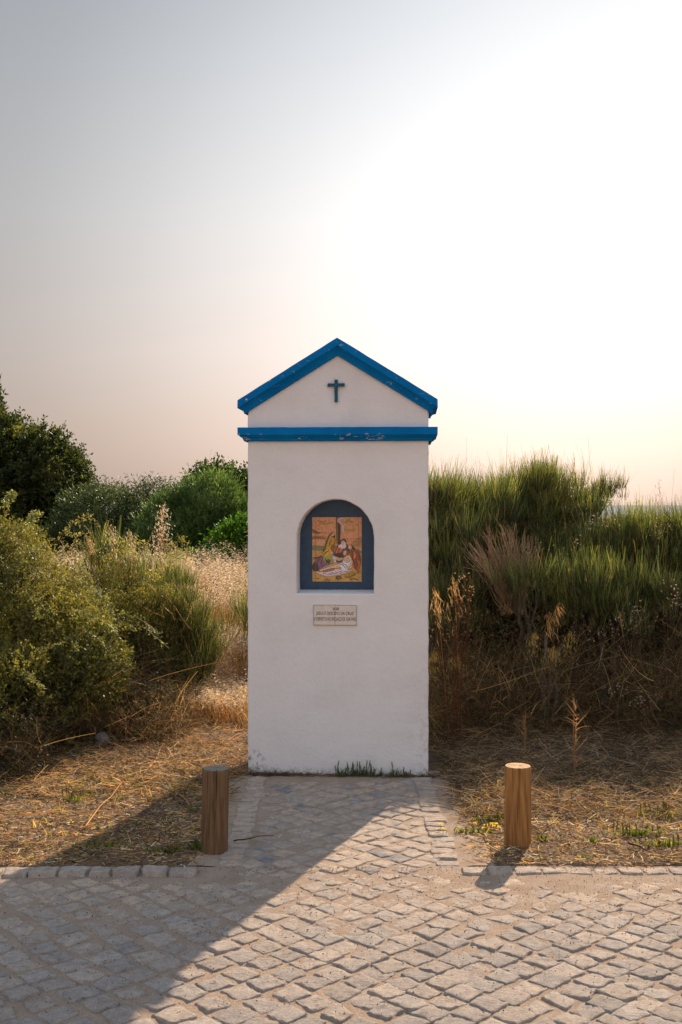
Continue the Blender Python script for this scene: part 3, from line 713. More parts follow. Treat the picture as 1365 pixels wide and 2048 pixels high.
def post(loc, h, r, lean, label, mats, seed, crack_a):
    rs = random.Random(seed); n_ = 72; bm = bmesh.new(); rings = []
    zz = [-.15]+[h*i/26 for i in range(26)]+[h-.006, h-.001]
    for k, z in enumerate(zz):
        rg = []
        for j in range(n_):
            a_ = 2*math.pi*j/n_; rr = r*(1+.012*math.sin(2*a_+z*3+seed)+.012*math.sin(3*a_+seed*2+z*5))+rs.uniform(-.0004, .0004)
            for ca, wd, dp, za, zb_ in crack_a:
                dd = abs((a_-ca-.10*math.sin(z*9+ca)+math.pi) % (2*math.pi)-math.pi)
                if za < z < zb_+.02 and dd < wd: rr -= dp*(1-dd/wd)
            if k >= len(zz)-2: rr -= .0022*(k-len(zz)+3)
            rg.append(bm.verts.new((rr*math.cos(a_), rr*math.sin(a_), z)))
        rings.append(rg)
    for a_, b_ in zip(rings[:-1], rings[1:]):
        for j in range(n_): bm.faces.new((a_[j], a_[(j+1) % n_], b_[(j+1) % n_], b_[j])).smooth = True
    prev = rings[-1]
    for q in (.8, .55, .3, .1):
        rg = [bm.verts.new((v.co.x*q/ (1 if prev is rings[-1] else 1), v.co.y*q, h+.0006*rs.uniform(-1, 1))) for v in rings[-1]]
        for j in range(n_): bm.faces.new((prev[j], prev[(j+1) % n_], rg[(j+1) % n_], rg[j])).material_index = 1
        prev = rg
    bm.faces.new(prev).material_index = 1
    o = bm_obj('wooden_post', bm, mats); o.location = loc; o.rotation_euler = lean
    return tag(o, label, 'post', 'round wooden posts flanking the path')
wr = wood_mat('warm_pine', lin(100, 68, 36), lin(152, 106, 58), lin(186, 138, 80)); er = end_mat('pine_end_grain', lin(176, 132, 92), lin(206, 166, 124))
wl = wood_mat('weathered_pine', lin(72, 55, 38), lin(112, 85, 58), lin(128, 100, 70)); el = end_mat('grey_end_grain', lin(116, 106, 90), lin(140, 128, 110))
PR = ((1036-CX)/F_PX*5.56, 5.56, 0); PL = ((432-CX)/F_PX*5.47, 5.47, 0)
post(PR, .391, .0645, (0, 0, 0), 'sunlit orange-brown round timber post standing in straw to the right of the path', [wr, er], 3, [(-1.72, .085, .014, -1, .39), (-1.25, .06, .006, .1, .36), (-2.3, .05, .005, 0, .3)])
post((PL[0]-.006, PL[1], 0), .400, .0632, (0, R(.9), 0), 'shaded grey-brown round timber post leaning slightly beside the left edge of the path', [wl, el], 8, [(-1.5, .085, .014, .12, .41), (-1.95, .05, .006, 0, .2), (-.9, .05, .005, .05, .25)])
# ------------------------------------------------------------------ plants
def gz_(x, y): return float(ground_h(np.array(x), np.array(y)))
def GZ(x, y): return ground_h(x, y)
def blobs_pts(bl, n, lo=.78, hi=1.04, up=0.0, lump=.12, seed=0, scale=2.2, gap=None, gs=4.0):
    """points in the rind of a union of ellipsoids; returns points and outward normals.
    bl: list of (cx,cy,cz, rx,ry,rz)"""
    bl = np.array(bl, float); wgt = (bl[:, 3]*bl[:, 4]+bl[:, 3]*bl[:, 5]+bl[:, 4]*bl[:, 5]); wgt /= wgt.sum()
    P_, N_ = [], []; got = 0
    while got < n:
        k = rng.choice(len(bl), n*2, p=wgt); d = rdir(n*2); r = (lo+(hi-lo)*rng.random(n*2)**.7)
        c = bl[k, :3]; s = bl[k, 3:]
        p = c+d*s
        r = r*(1+lump*noise3(p, scale, seed)+lump*.6*noise3(p, scale*2.7, seed+5))
        p = c+d*s*r[:, None]; nn = unit(d/s)
        q = ((p[:, None]-bl[None, :, :3])/bl[None, :, 3:]); q = (q**2).sum(-1); q[np.arange(len(p)), k] = 9
        ok = (q.min(1) > (lo*.92)**2) if len(bl) > 1 else np.ones(len(p), bool)
        ok &= p[:, 2] > GZ(p[:, 0], p[:, 1])+.02
        if gap is not None: ok &= noise3(p, gs, seed+70)+.5*noise3(p, gs*2.3, seed+71)+rng.normal(0, .12, len(p)) > gap
        P_.append(p[ok]); N_.append(nn[ok]); got += ok.sum()
    return np.concatenate(P_)[:n], np.concatenate(N_)[:n]
def sprigs(g, P, D, ln, k, ll, lw, color, spread=.8, stem=None, droop=0, dark=None):
    "k leaves along each short shoot"
    n = len(P); D = unit(D); ln = np.broadcast_to(ln, (n,))
    t = (rng.random((n, k))*.95+.05)
    bend = np.zeros((n, 3)); bend[:, 2] = -droop
    p = P[:, None]+D[:, None]*(ln[:, None]*t)[..., None]+(bend*ln[:, None])[:, None]*(t**2)[..., None]
    a = D[:, None]*(1-spread*.4)+rdir(n*k).reshape(n, k, 3)*spread
    c = np.repeat(np.broadcast_to(color, (n, 3))[:, None], k, 1).reshape(-1, 3)*np.exp(rng.normal(0, .18, (n*k, 1)))
    leaves(g, p.reshape(-1, 3), a.reshape(-1, 3), ll*np.exp(rng.normal(0, .22, n*k)), lw*np.exp(rng.normal(0, .2, n*k)), c)
    if stem is not None: ribbons(g, P, D, ln, stem[0], stem[1], 2, bend)
def limbs(name, root, targets, r0, parent, origin, color=lin(92, 78, 64), mat='bark', fork=.45):
    g = Geo(); root = np.array(root, float)
    for t in targets:
        t = np.array(t, float); mid = root+(t-root)*fork+rng.normal(0, .06, 3)*np.linalg.norm(t-root)
        a = crooked(root, mid, 5, .05); b = crooked(mid, t, 6, .07); path_ = np.concatenate([a, b[1:]])
        rad = np.linspace(r0, r0*.18, len(path_)); cc = np.repeat(color[None], len(path_)*6, 0)*np.exp(rng.normal(0, .1, (len(path_)*6, 1)))
        tube(g, path_, rad, cc, 6)
    return g.build(name, M[mat], parent, True, origin)
def plant(name, loc, label, cat, group=None):
    return tag(empty(name, loc), label, cat, group)

def leafy(name, loc, bl, label, cat, pal, n, k, ll, lw, sl, mat='leaf', spread=.9, inner=.35, group=None, seed=0, upb=.35, r0=.03, lump=.14, hi=1.06, droop=0, targets=7, stem=None, nb=1.0, scale=2.2, gap=None, gs=4.0):
    o = plant(name, loc, label, cat, group); g = Geo()
    P_, N_ = blobs_pts(bl, n, .80, hi, lump=lump, seed=seed, scale=scale, gap=gap, gs=gs); D = unit(N_+rdir(n)*.55+np.array([0, 0, upb]))
    pal = np.array(pal); cl = noise3(P_, 3.0*nb, seed+50)*.5+noise3(P_, 8*nb, seed+51)*.35+rng.normal(0, .12, n)
    w = np.clip(.5+cl, 0, 1)[:, None]; q = w*(len(pal)-1); i0 = np.clip(q.astype(int), 0, len(pal)-2)[:, 0]; fr = q-i0[:, None]
    c = pal[i0]*(1-fr)+pal[i0+1]*fr
    sprigs(g, P_, D, sl*np.exp(rng.normal(0, .25, n)), k, ll, lw, c, spread, stem, droop)
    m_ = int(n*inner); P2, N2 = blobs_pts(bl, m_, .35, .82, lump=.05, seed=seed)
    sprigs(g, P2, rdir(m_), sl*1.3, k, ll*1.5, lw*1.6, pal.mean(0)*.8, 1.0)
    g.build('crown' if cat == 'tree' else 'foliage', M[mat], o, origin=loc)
    b = np.array(bl)
    tg = [b[i % len(b), :3]+rdir(1)[0]*b[i % len(b), 3:]*.75 for i in range(targets)]
    limbs('trunk' if cat == 'tree' else 'branches', loc, tg, r0, o, loc)
    return o

# --- left: big dark juniper-like tree and the round bushes behind the dry grass
G1, G2, G3 = lin(46, 60, 34), lin(70, 88, 44), lin(104, 116, 64)
tl = (-6.6, 18.6, 0.1)
leafy('evergreen_tree', tl, [(-6.2, 18.6, 1.8, 1.35, 1.3, 1.58), (-4.97, 18.2, 1.72, .75, .8, 1.0), (-4.38, 18.0, 1.45, .50, .6, .90), (-5.2, 17.8, .9, 1.3, .8, .9), (-4.4, 17.9, .7, .6, .6, .7)],
      'big dark evergreen tree rising above the shrubs at the far left', 'tree', [lin(44, 50, 28), lin(66, 72, 36), lin(104, 100, 56)], 17000, 8, .060, .030, .17, spread=.9, r0=.12, lump=.2, gap=-.22, gs=2.2, targets=12, hi=1.08, inner=.25, nb=.8)
tl = (-3.6, 16.4, .3)
leafy('grey_green_bush', tl, [(-3.45, 16.4, 1.02, .60, .7, .82), (-2.78, 16.6, 1.02, .55, .7, .78), (-3.15, 16.2, .6, 1.0, .7, .6), (-4.0, 16.5, .55, .7, .7, .62)],
      'dusky grey-green bush between the dark tree and the rounder silvery bush', 'bush', [lin(44, 56, 36), lin(66, 78, 48), lin(94, 102, 66)], 7500, 7, .055, .014, .20, 'silver_leaf', r0=.05, lump=.15, upb=.9, inner=.3, seed=3)
tl = (-2.0, 14.6, .3)
leafy('silvery_bush', tl, [(-2.02, 14.4, 1.08, .46, .5, .62), (-1.66, 14.3, 1.30, .45, .5, .60), (-1.40, 14.5, 1.05, .40, .5, .55), (-2.2, 14.3, .75, .4, .4, .5)],
      'rounded silvery-green bush with upright narrow leaves behind the bright green one', 'bush', [lin(48, 68, 34), lin(78, 100, 52), lin(116, 134, 84)], 9000, 7, .058, .011, .16, 'silver_leaf', spread=.55, r0=.04, lump=.10, upb=1.2, inner=.3, seed=6)
tl = (-1.5, 16.8, .3)
leafy('rounded_dark_bush', tl, [(-1.35, 16.6, 1.42, .55, .6, .62), (-1.88, 16.8, 1.62, .40, .5, .50), (-1.0, 16.5, 1.1, .5, .5, .7), (-1.5, 16.4, .7, .8, .5, .6), (-2.5, 16.6, 1.22, .35, .4, .38)],
      'dark round-topped bush standing highest beside the shrine, bare twigs poking from its top', 'bush', [lin(30, 42, 20), lin(48, 64, 26), lin(96, 112, 38)], 8500, 7, .055, .026, .15, r0=.05, lump=.13, upb=.5, inner=.3, seed=9)
o = bpy.data.objects['rounded_dark_bush']; g = Geo(); n = 260
P_ = np.stack([rng.uniform(-2.2, -.9, n), rng.uniform(16.4, 16.9, n), np.zeros(n)], 1); P_[:, 2] = 1.72+.36*np.exp(-((P_[:, 0]+1.75)/.35)**2)+rng.uniform(-.1, .05, n)
D = unit(np.stack([rng.normal(0, .35, n), rng.normal(0, .3, n), np.ones(n)], 1)); E_ = ribbons(g, P_, D, rng.uniform(.1, .32, n), .006, lin(96, 88, 66), 3, rng.normal(0, .2, (n, 3)))
leaves(g, E_-D*.04, D+rdir(n)*.6, .03, .012, lin(84, 88, 50)); g.build('twigs', M['straw'], o, origin=o.location[:])
tl = (-1.8, 13.0, .3)
leafy('bright_green_bush', tl, [(-1.25, 12.9, .62, .55, .45, .50), (-1.85, 12.9, .52, .55, .45, .42), (-2.35, 13.1, .55, .45, .45, .38), (-.75, 13.0, .9, .5, .45, .52), (-1.1, 13.0, .98, .38, .4, .44), (-2.75, 13.2, .75, .28, .3, .30)],
      'low bright yellow-green bush with broad leaves just behind the dry grass', 'bush', [lin(40, 68, 18), lin(74, 108, 24), lin(140, 156, 36)], 9000, 8, .042, .021, .10, r0=.04, lump=.16, upb=.4, inner=.3, seed=12, spread=.9, gap=-.2, gs=5)

# --- left front: grey-leaved saltbush, sprays hanging to the right
tl = (-2.75, 8.3, .04)
sb = [(-3.0, 8.4, 1.12, .70, .6, .50), (-2.38, 8.2, .92, .46, .5, .38), (-2.02, 8.1, .74, .36, .4, .28), (-3.5, 8.5, .92, .7, .7, .66), (-2.6, 8.3, 1.14, .36, .4, .32), (-2.5, 8.35, .62, .6, .35, .34), (-3.2, 8.1, .55, .6, .5, .45), (-2.62, 7.75, .42, .42, .35, .30), (-2.25, 7.85, .5, .35, .35, .25), (-2.1, 7.5, .40, .36, .3, .28), (-1.78, 7.75, .52, .26, .25, .24), (-2.3, 7.25, .26, .34, .3, .24)]
o = leafy('saltbush', tl, sb, 'sprawling saltbush with small grey-green and yellowish leaves at the left front', 'shrub', [lin(52, 58, 30), lin(92, 93, 45), lin(146, 134, 58), lin(116, 114, 70)], 20500, 9, .021, .0095, .10, 'silver_leaf', spread=.95, r0=.02, lump=.18, upb=.25, inner=.35, seed=15, scale=3.2, gap=-.12, gs=5.0, targets=24, stem=(.003, lin(130, 110, 80)))
g = Geo()
def spray(g, a, b, sag, n, ll, lw, pal, stemc, stemw=.005):
    "an arching shoot from a to b set with tiny leaves"
    a = np.array(a, float); b = np.array(b, float); t = np.linspace(0, 1, 12)[:, None]
    pts = a+(b-a)*t+np.array([0, 0, sag])*4*t*(1-t)+rng.normal(0, .006, (12, 3))
    tube(g, pts, np.linspace(stemw, stemw*.4, 12)*.5, stemc, 3)
    u = rng.random(n)*.85+.15; i = np.clip((u*11).astype(int), 0, 10); fr = (u*11-i)[:, None]
    p = pts[i]*(1-fr)+pts[i+1]*fr; tg = unit(pts[i+1]-pts[i])
    sh_ = tg*.6+rdir(n)*.8
    sprigs(g, p, sh_, .035, 4, ll, lw, vary(pal[rng.integers(0, len(pal), n)], n, .15, .04), .9)
pal = np.array([lin(122, 122, 74), lin(146, 136, 76), lin(100, 108, 68)])
for i in range(60):
    P0, N0 = blobs_pts(sb, 1, .8, .95); P0 = P0[0]; nrm = N0[0]
    if P0[1] > 8.35: P0[1] = 8.35-(P0[1]-8.35)
    out = unit(np.array([[nrm[0]+.5, -abs(nrm[1])-.1, nrm[2]*.3+.1]]))[0]; ln = rng.uniform(.22, .5)
    spray(g, P0, P0+out*ln+np.array([0, 0, -rng.uniform(.02, .28)]), rng.uniform(.03, .10), 40, .019, .008, pal, lin(150, 122, 84))
for px, py, qx, qy in ((130, 1150, 232, 1225), (120, 1225, 228, 1262), (160, 1260, 232, 1330), (150, 1300, 226, 1345), (120, 1350, 196, 1382), (60, 1065, 75, 1035), (6, 1030, 26, 992), (150, 1120, 190, 1190), (90, 1280, 140, 1350), (110, 1310, 150, 1345), (100, 1370, 170, 1440), (60, 1330, 110, 1410)):
    spray(g, W(px, py, 7.75), W(qx, qy, 7.55), .05, 70, .020, .009, pal*(1 if py < 1290 else .8), lin(156, 124, 84), .006)  # shade under the canopy is put into the lower sprays' leaf colour
for i in range(9):   # reddish seed sprays arching over the top
    P0 = W(rng.uniform(0, 150), 1050+rng.uniform(0, 70), 8.2); b_ = np.array(P0)+np.array([rng.uniform(.1, .32), -.1, rng.uniform(-.12, .16)])
    spray(g, P0, b_, .08, 26, .012, .007, np.array([lin(160, 150, 96), lin(150, 136, 90)]), lin(160, 128, 84), .004)
g.build('sprays', M['silver_leaf'], o, origin=tl)
g = Geo(); n = 1100   # bare inner stems under the canopy
P_ = np.stack([rng.uniform(-4.0, -1.75, n), rng.uniform(7.6, 8.7, n), np.zeros(n)], 1); P_[:, 2] = GZ(P_[:, 0], P_[:, 1])
ribbons(g, P_, np.stack([rng.normal(.15, .5, n), rng.normal(-.1, .4, n), np.ones(n)], 1), rng.uniform(.25, .75, n), .006, vary(lin(96, 78, 58), n), 5, rng.normal(0, .35, (n, 3)))
g.build('dry_stems', M['straw'], o, origin=tl)

# --- broom: heads of rush-like green shoots on woody branches
BG = np.array([lin(58, 67, 34), lin(92, 101, 50), lin(144, 146, 82)])
def broom(name, loc, heads, label, group='rush-like broom shrubs', pal=BG, per=230, w=.0042, r0=.028, base_h=.1, lean=(0, 0), brown=.10, part='shoots'):
    "heads: (x, y, z_bottom, radius, shoot length)"
    o = plant(name, loc, label, 'shrub', group); g = Geo(); main = heads; heads = []
    for (hx, hy, hz, hr, hl) in main:      # every branch ends in several short, dense brushes of shoots
        for _ in range(5):
            heads.append((hx+rng.normal(0, hr*.75), hy+rng.normal(0, hr*.75), hz+rng.uniform(-.15, .62)*hl, hr*rng.uniform(.5, .75), hl*rng.uniform(.36, .80)))
    for (hx, hy, hz, hr, hl) in heads:
        n = int(per*.62*(hr/.16)**1.4); w_ = w*1.2; hlx, hly = rng.normal(0, .16, 2)
        a_ = rng.random(n)*2*math.pi; rr = hr*np.sqrt(rng.random(n))
        P_ = np.stack([hx+rr*np.cos(a_), hy+rr*np.sin(a_)*.9, hz+rng.uniform(-.10, .10, n)*hl*1.5], 1)
        D = np.stack([np.cos(a_)*rr/hr*.60+lean[0]+hlx+rng.normal(0, .16, n), np.sin(a_)*rr/hr*.60+lean[1]+hly+rng.normal(0, .16, n), np.ones(n)], 1)
        tone = rng.normal(0, .8)
        wv = np.clip(.5+rng.normal(0, .3, n)+tone*.35, 0, 1)[:, None]*(len(pal)-1); i0 = np.clip(wv.astype(int), 0, len(pal)-2)[:, 0]; fr = wv-i0[:, None]
        c = pal[i0]*(1-fr)+pal[i0+1]*fr
        isb = rng.random(n) < brown; c = np.where(isb[:, None], lin(150, 124, 82), c)
        c = c*np.exp(rng.normal(0, .33, (n, 1)))
        L_ = hl*np.exp(rng.normal(-.06, .28, n))*(1.12-.35*(rr/hr)**2)
        bd = np.zeros((n, 3)); bd[:, 2] = .10; bd[:, :2] = rng.normal(0, .07, (n, 2))-D[:, :2]*.25
        ribbons(g, P_, D, L_, w_*np.exp(rng.normal(0, .15, n)), c*.5, 4, bd, tipc=c*1.25, taper=.3)  # shoots pale to the tip; sunlit tips and shaded bases are coloured in too
        # side shoots
        m_ = n//2; k = rng.integers(0, n, m_); t = rng.uniform(.2, .6, m_)[:, None]
        ribbons(g, P_[k]+unit(D[k])*L_[k][:, None]*t, D[k]+rng.normal(0, .25, (m_, 3)), L_[k]*.5, w*.75, c[k], 3, bd[k]*.5, taper=.3)
    g.build(part, M['rush'], o, origin=loc)
    limbs('branches', loc, [(h[0], h[1], h[2]+.06) for h in main], r0, o, loc, lin(78, 66, 54), fork=.5)
    return o
def heads_in(pts, Y0, Y1, n_extra, hr, hl):
    "heads scattered in a polygon-like list of picture spots (px,py of shoot tips)"
    out = []
    for (px, py) in pts:
        for _ in range(n_extra):
            Y = rng.uniform(Y0, Y1); x, y, z = W(px+rng.uniform(-16, 16), py, Y); l_ = hl*rng.uniform(.85, 1.15)
            out.append((x, y, z-l_*.98, hr*rng.uniform(.85, 1.15), l_))
    return out
# left pair
hd = heads_in([(340, 1180), (360, 1175), (378, 1195), (395, 1215), (412, 1238), (335, 1215), (365, 1225), (395, 1248), (350, 1262), (385, 1285), (410, 1275), (330, 1290), (360, 1300)], 8.7, 9.2, 3, .10, .25)
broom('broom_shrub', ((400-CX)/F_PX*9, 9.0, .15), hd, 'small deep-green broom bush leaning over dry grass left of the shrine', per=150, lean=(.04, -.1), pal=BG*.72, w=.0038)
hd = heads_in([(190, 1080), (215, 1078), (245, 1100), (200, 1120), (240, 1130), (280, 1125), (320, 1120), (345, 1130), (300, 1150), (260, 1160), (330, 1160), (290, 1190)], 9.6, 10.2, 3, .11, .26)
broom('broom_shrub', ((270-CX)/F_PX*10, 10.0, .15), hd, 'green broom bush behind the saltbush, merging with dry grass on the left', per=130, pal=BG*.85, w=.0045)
hd = heads_in([(512, 1200), (526, 1190), (518, 1240), (536, 1215)], 9.6, 9.9, 2, .12, .36)
broom('broom_shrub', ((520-CX)/F_PX*9.8, 9.8, .15), hd, 'sliver of green broom showing at the left edge of the shrine wall', per=130)
# right masses
hd = heads_in([(868, 960), (890, 955), (915, 958), (940, 962), (880, 985), (915, 990), (950, 985), (870, 1020), (905, 1030), (940, 1025), (975, 985), (870, 1070), (900, 1065), (930, 1080), (860, 1120)], 9.0, 9.8, 4, .13, .27)
broom('broom_shrub', ((915-CX)/F_PX*9.5, 9.6, .15), hd, 'pale-green broom shrub close against the right side of the shrine', per=190, w=.0042)
hd = heads_in([(990, 968), (1030, 958), (1055, 938), (1078, 932), (1095, 950), (1050, 968), (1080, 965), (1108, 975), (1140, 980), (1068, 1000), (1095, 1010), (1135, 1010), (1080, 1040), (1110, 1045), (1060, 1060), (1130, 1065), (1100, 1085)], 9.3, 9.8, 4, .12, .25)
hd += heads_in([(1190, 962), (1208, 955), (1182, 972)], 9.5, 9.6, 3, .07, .16)
broom('broom_shrub', ((1080-CX)/F_PX*9.6, 9.7, .15), hd, 'tallest broom shrub, its wispy top and bare twigs against the sky', per=170, w=.0040, brown=.15)
hd = heads_in([(1185, 1052), (1210, 1048), (1245, 1036), (1275, 1028), (1305, 1034), (1335, 1030), (1365, 1028), (1150, 1085), (1190, 1090), (1230, 1075), (1270, 1070), (1310, 1080), (1350, 1075), (1400, 1030), (1450, 1040), (1420, 1090)], 8.8, 9.5, 4, .14, .27)
broom('broom_shrub', ((1290-CX)/F_PX*9.2, 9.3, .12), hd, 'long low broom shrub in front of the sea at the far right', per=190, w=.0042)
hd = heads_in([(1130, 1120), (1165, 1115), (1200, 1135), (1240, 1125), (1270, 1140), (1185, 1175), (1220, 1180), (1155, 1160), (1250, 1180), (1330, 1150)], 8.2, 8.6, 4, .11, .25)
broom('broom_shrub', ((1200-CX)/F_PX*8.4, 8.5, .10), hd, 'fan-shaped green broom bush in front of the long low one', per=200, w=.0038, pal=BG*.88)
hd = heads_in([(1030, 1120), (1055, 1125), (1080, 1120), (1040, 1150), (1070, 1150)], 8.3, 8.5, 1, .09, .24)
broom('broom_shrub', ((1055-CX)/F_PX*8.4, 8.4, .08), hd, 'small soft broom tuft below the dead brown bush', per=160, w=.0034, pal=BG*.85)
hd = heads_in([(870, 1150), (900, 1160), (930, 1150), (880, 1200), (920, 1200)], 8.5, 8.9, 2, .13, .30)
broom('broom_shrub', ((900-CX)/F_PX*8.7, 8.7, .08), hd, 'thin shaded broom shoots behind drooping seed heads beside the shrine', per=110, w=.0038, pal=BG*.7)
# bare twigs on the tallest broom
o = bpy.data.objects['broom_shrub.004']; g = Geo()
for (px, py, qx, qy) in ((1140, 1035, 1225, 1003), (1150, 1030, 1210, 1010), (1165, 1020, 1222, 1000), (1150, 1040, 1180, 985), (1160, 1035, 1195, 990), (1130, 1040, 1165, 1000), (1010, 1020, 1040, 985), (990, 1000, 1030, 960), (1170, 1015, 1205, 985)):
    tube(g, crooked(W(px, py, 9.55), W(qx, qy, 9.5), 7, .05), np.linspace(.008, .003, 7), lin(92, 76, 62), 5)
n = 190; px = np.concatenate([rng.normal(1072, 26, 110), rng.normal(1205, 14, 45), rng.normal(1137, 6, 15), rng.uniform(870, 1180, 20)]); py = np.where(px > 1170, 975, 960)
P_ = np.array([W(a_, b_+rng.uniform(0, 25), 9.5) for a_, b_ in zip(px, py)])
ribbons(g, P_, np.stack([rng.normal(0, .2, n)+(px > 1195)*.25, rng.normal(0, .1, n), np.ones(n)], 1), rng.uniform(.08, .26, n), .0035, vary(lin(110, 100, 70), n), 4, np.stack([rng.normal(.05, .2, n), 0*px, 0*px], 1), taper=.4)
g.build('sprays', M['bark'], o, origin=o.location[:])

# --- small-leaved thorny scrub on the left
hdp = [(170, 1180), (230, 1200), (280, 1230), (320, 1240), (240, 1260), (290, 1290), (330, 1300), (200, 1270), (260, 1330), (310, 1345), (350, 1350), (220, 1330), (300, 1385), (345, 1390), (250, 1385)]
tl = ((270-CX)/F_PX*8.9, 9.0, .1); bl = [(*W(px, py, 8.9), .20, .25, .20) for px, py in hdp]
o = leafy('thorn_scrub', tl, bl, 'tangled thorny scrub with tiny yellow-green leaves between saltbush and broom', 'shrub', [lin(58, 64, 30), lin(90, 92, 40), lin(124, 118, 52)], 5200, 6, .016, .008, .09, spread=.95, r0=.012, lump=.3, targets=22, seed=21, inner=.15, gap=-.1, gs=6, hi=1.2, stem=(.003, lin(120, 96, 66)), scale=5)
g = Geo(); pal = np.array([lin(146, 136, 62), lin(116, 116, 52), lin(164, 146, 80)])
for i in range(46):
    px, py = rng.uniform(180, 370), rng.uniform(1090, 1330); a_ = np.array(W(px, py, 8.75)); dx = rng.uniform(.10, .30)
    spray(g, a_, a_+np.array([dx, -.1, rng.uniform(-.16, .12)]), rng.uniform(.02, .08), 26, .013, .007, pal, lin(160, 128, 84), .004)
for px, py, qx, qy in ((300, 1170, 350, 1240), (330, 1190, 385, 1260), (240, 1180, 330, 1235), (350, 1170, 385, 1238), (360, 1260, 386, 1320), (405, 1280, 400, 1305)):
    tube(g, crooked(W(px, py, 8.7), W(qx, qy, 8.6), 8, .03), .003, lin(190, 150, 104), 4)
g.build('thorny_sprays', M['leaf'], o, origin=tl)

# --- dead brown bush on the right
tl = ((1020-CX)/F_PX*8.7, 8.7, .08); o = plant('dead_bush', tl, 'dead leafless bush of fine brown twigs between the green brooms', 'shrub'); g = Geo(); 
for i in range(150):
    a_ = W(rng.uniform(1000, 1050), rng.uniform(1180, 1230), 8.65); ex_ = rng.uniform(920, 1085); ey_ = 1035+abs(ex_-1010)*.5+rng.uniform(0, 60)
    b_ = W(ex_, ey_, rng.uniform(8.35, 8.9)); pth = crooked(a_, b_, 7, .035); tube(g, pth, np.linspace(.0045, .0014, 7), vary(lin(188, 160, 128), 1, .2)[0], 3)
    k = rng.integers(2, 6, 5)
    ribbons(g, pth[k], unit(pth[-1]-pth[0])[None]+rng.normal(0, .45, (5, 3)), rng.uniform(.06, .18, 5), .0028, lin(160, 128, 98), 3, rng.normal(0, .15, (5, 3)))
g.build('twigs', M['straw'], o, origin=tl)
# grey woody trunks at the foot of the brooms
for k, (tlp, lb, segs) in enumerate((((1100, 1440, 8.0), 'twisted grey woody trunks rising at the foot of the right-hand brooms', [((1095, 1440), (1092, 1270)), ((1105, 1435), (1128, 1290)), ((1112, 1445), (1085, 1340)), ((1085, 1450), (1105, 1320)), ((1100, 1440), (1140, 1400))]),
                                  ((1205, 1430, 8.3), 'slim pale trunk leaning in the dark scrub below the fan-shaped broom', [((1212, 1420), (1196, 1255)), ((1215, 1420), (1240, 1300)), ((1210, 1425), (1160, 1390))]))):
    loc = W(*tlp); o = plant('woody_stump', loc, lb, 'trunk', 'bare trunks under the brooms'); g = Geo()
    for (a_, b_) in segs: tube(g, crooked(W(*a_, tlp[2]), W(*b_, tlp[2]-.02), 9, .045), np.linspace(.021, .010, 9), lin(104, 94, 84), 7)
    g.build('trunk', M['bark'], o, True, loc)

# --- shaded dry undergrowth at the right, and under the left scrub
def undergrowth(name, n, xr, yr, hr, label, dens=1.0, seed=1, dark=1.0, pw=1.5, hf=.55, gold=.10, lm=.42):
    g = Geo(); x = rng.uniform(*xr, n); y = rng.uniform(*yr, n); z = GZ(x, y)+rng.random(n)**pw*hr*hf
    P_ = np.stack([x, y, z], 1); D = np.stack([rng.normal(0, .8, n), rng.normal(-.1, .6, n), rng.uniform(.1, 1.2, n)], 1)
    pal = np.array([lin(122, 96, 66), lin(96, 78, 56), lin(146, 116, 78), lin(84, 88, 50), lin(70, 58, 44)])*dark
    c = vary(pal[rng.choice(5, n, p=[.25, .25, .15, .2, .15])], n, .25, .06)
    c = np.where(rng.random((n, 1)) < gold, lin(186, 150, 102)*np.exp(rng.normal(0, .3, (n, 1))), c)
    ribbons(g, P_, D, rng.uniform(.08, lm, n)*np.exp(rng.normal(0, .2, n)), rng.uniform(.0018, .0045, n), c, 5, rng.normal(0, .45, (n, 3))-np.array([0, 0, .15]), taper=.5)
    m_ = n//2; x = rng.uniform(*xr, m_); y = rng.uniform(*yr, m_); z = GZ(x, y)+rng.random(m_)*hr
    sprigs(g, np.stack([x, y, z], 1), rdir(m_)+np.array([0, 0, .4]), .06, 5, .016, .007, vary(np.array([lin(76, 82, 44), lin(120, 92, 60), lin(96, 84, 52)])[rng.integers(0, 3, m_)]*dark, m_), 1.0)
    o = g.build(name, M['straw']); return tag(o, label, 'undergrowth', kind='stuff')
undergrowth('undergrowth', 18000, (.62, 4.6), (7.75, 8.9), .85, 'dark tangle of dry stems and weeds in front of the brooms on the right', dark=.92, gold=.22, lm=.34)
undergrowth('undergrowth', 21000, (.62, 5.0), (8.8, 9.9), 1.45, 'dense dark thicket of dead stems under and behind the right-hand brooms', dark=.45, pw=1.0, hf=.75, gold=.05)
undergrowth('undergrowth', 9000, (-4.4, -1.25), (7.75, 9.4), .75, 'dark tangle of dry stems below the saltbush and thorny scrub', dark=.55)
tl = ((1130-CX)/F_PX*10.0, 10.1, .15)
leafy('dark_scrub', tl, [(.95, 10.1, .55, .5, .35, .62), (1.6, 10.1, .55, .6, .35, .75), (2.3, 10.1, .5, .6, .35, .62), (3.0, 10.1, .5, .6, .35, .62), (3.7, 10.1, .5, .6, .4, .66), (1.25, 9.9, .9, .35, .3, .35)],
      'dark scrub closing the view behind the dead brown bush and the brooms', 'scrub', [lin(34, 40, 22), lin(52, 56, 30), lin(76, 74, 40)], 6500, 7, .03, .013, .12, r0=.02, lump=.15, inner=.4, seed=33, targets=10)

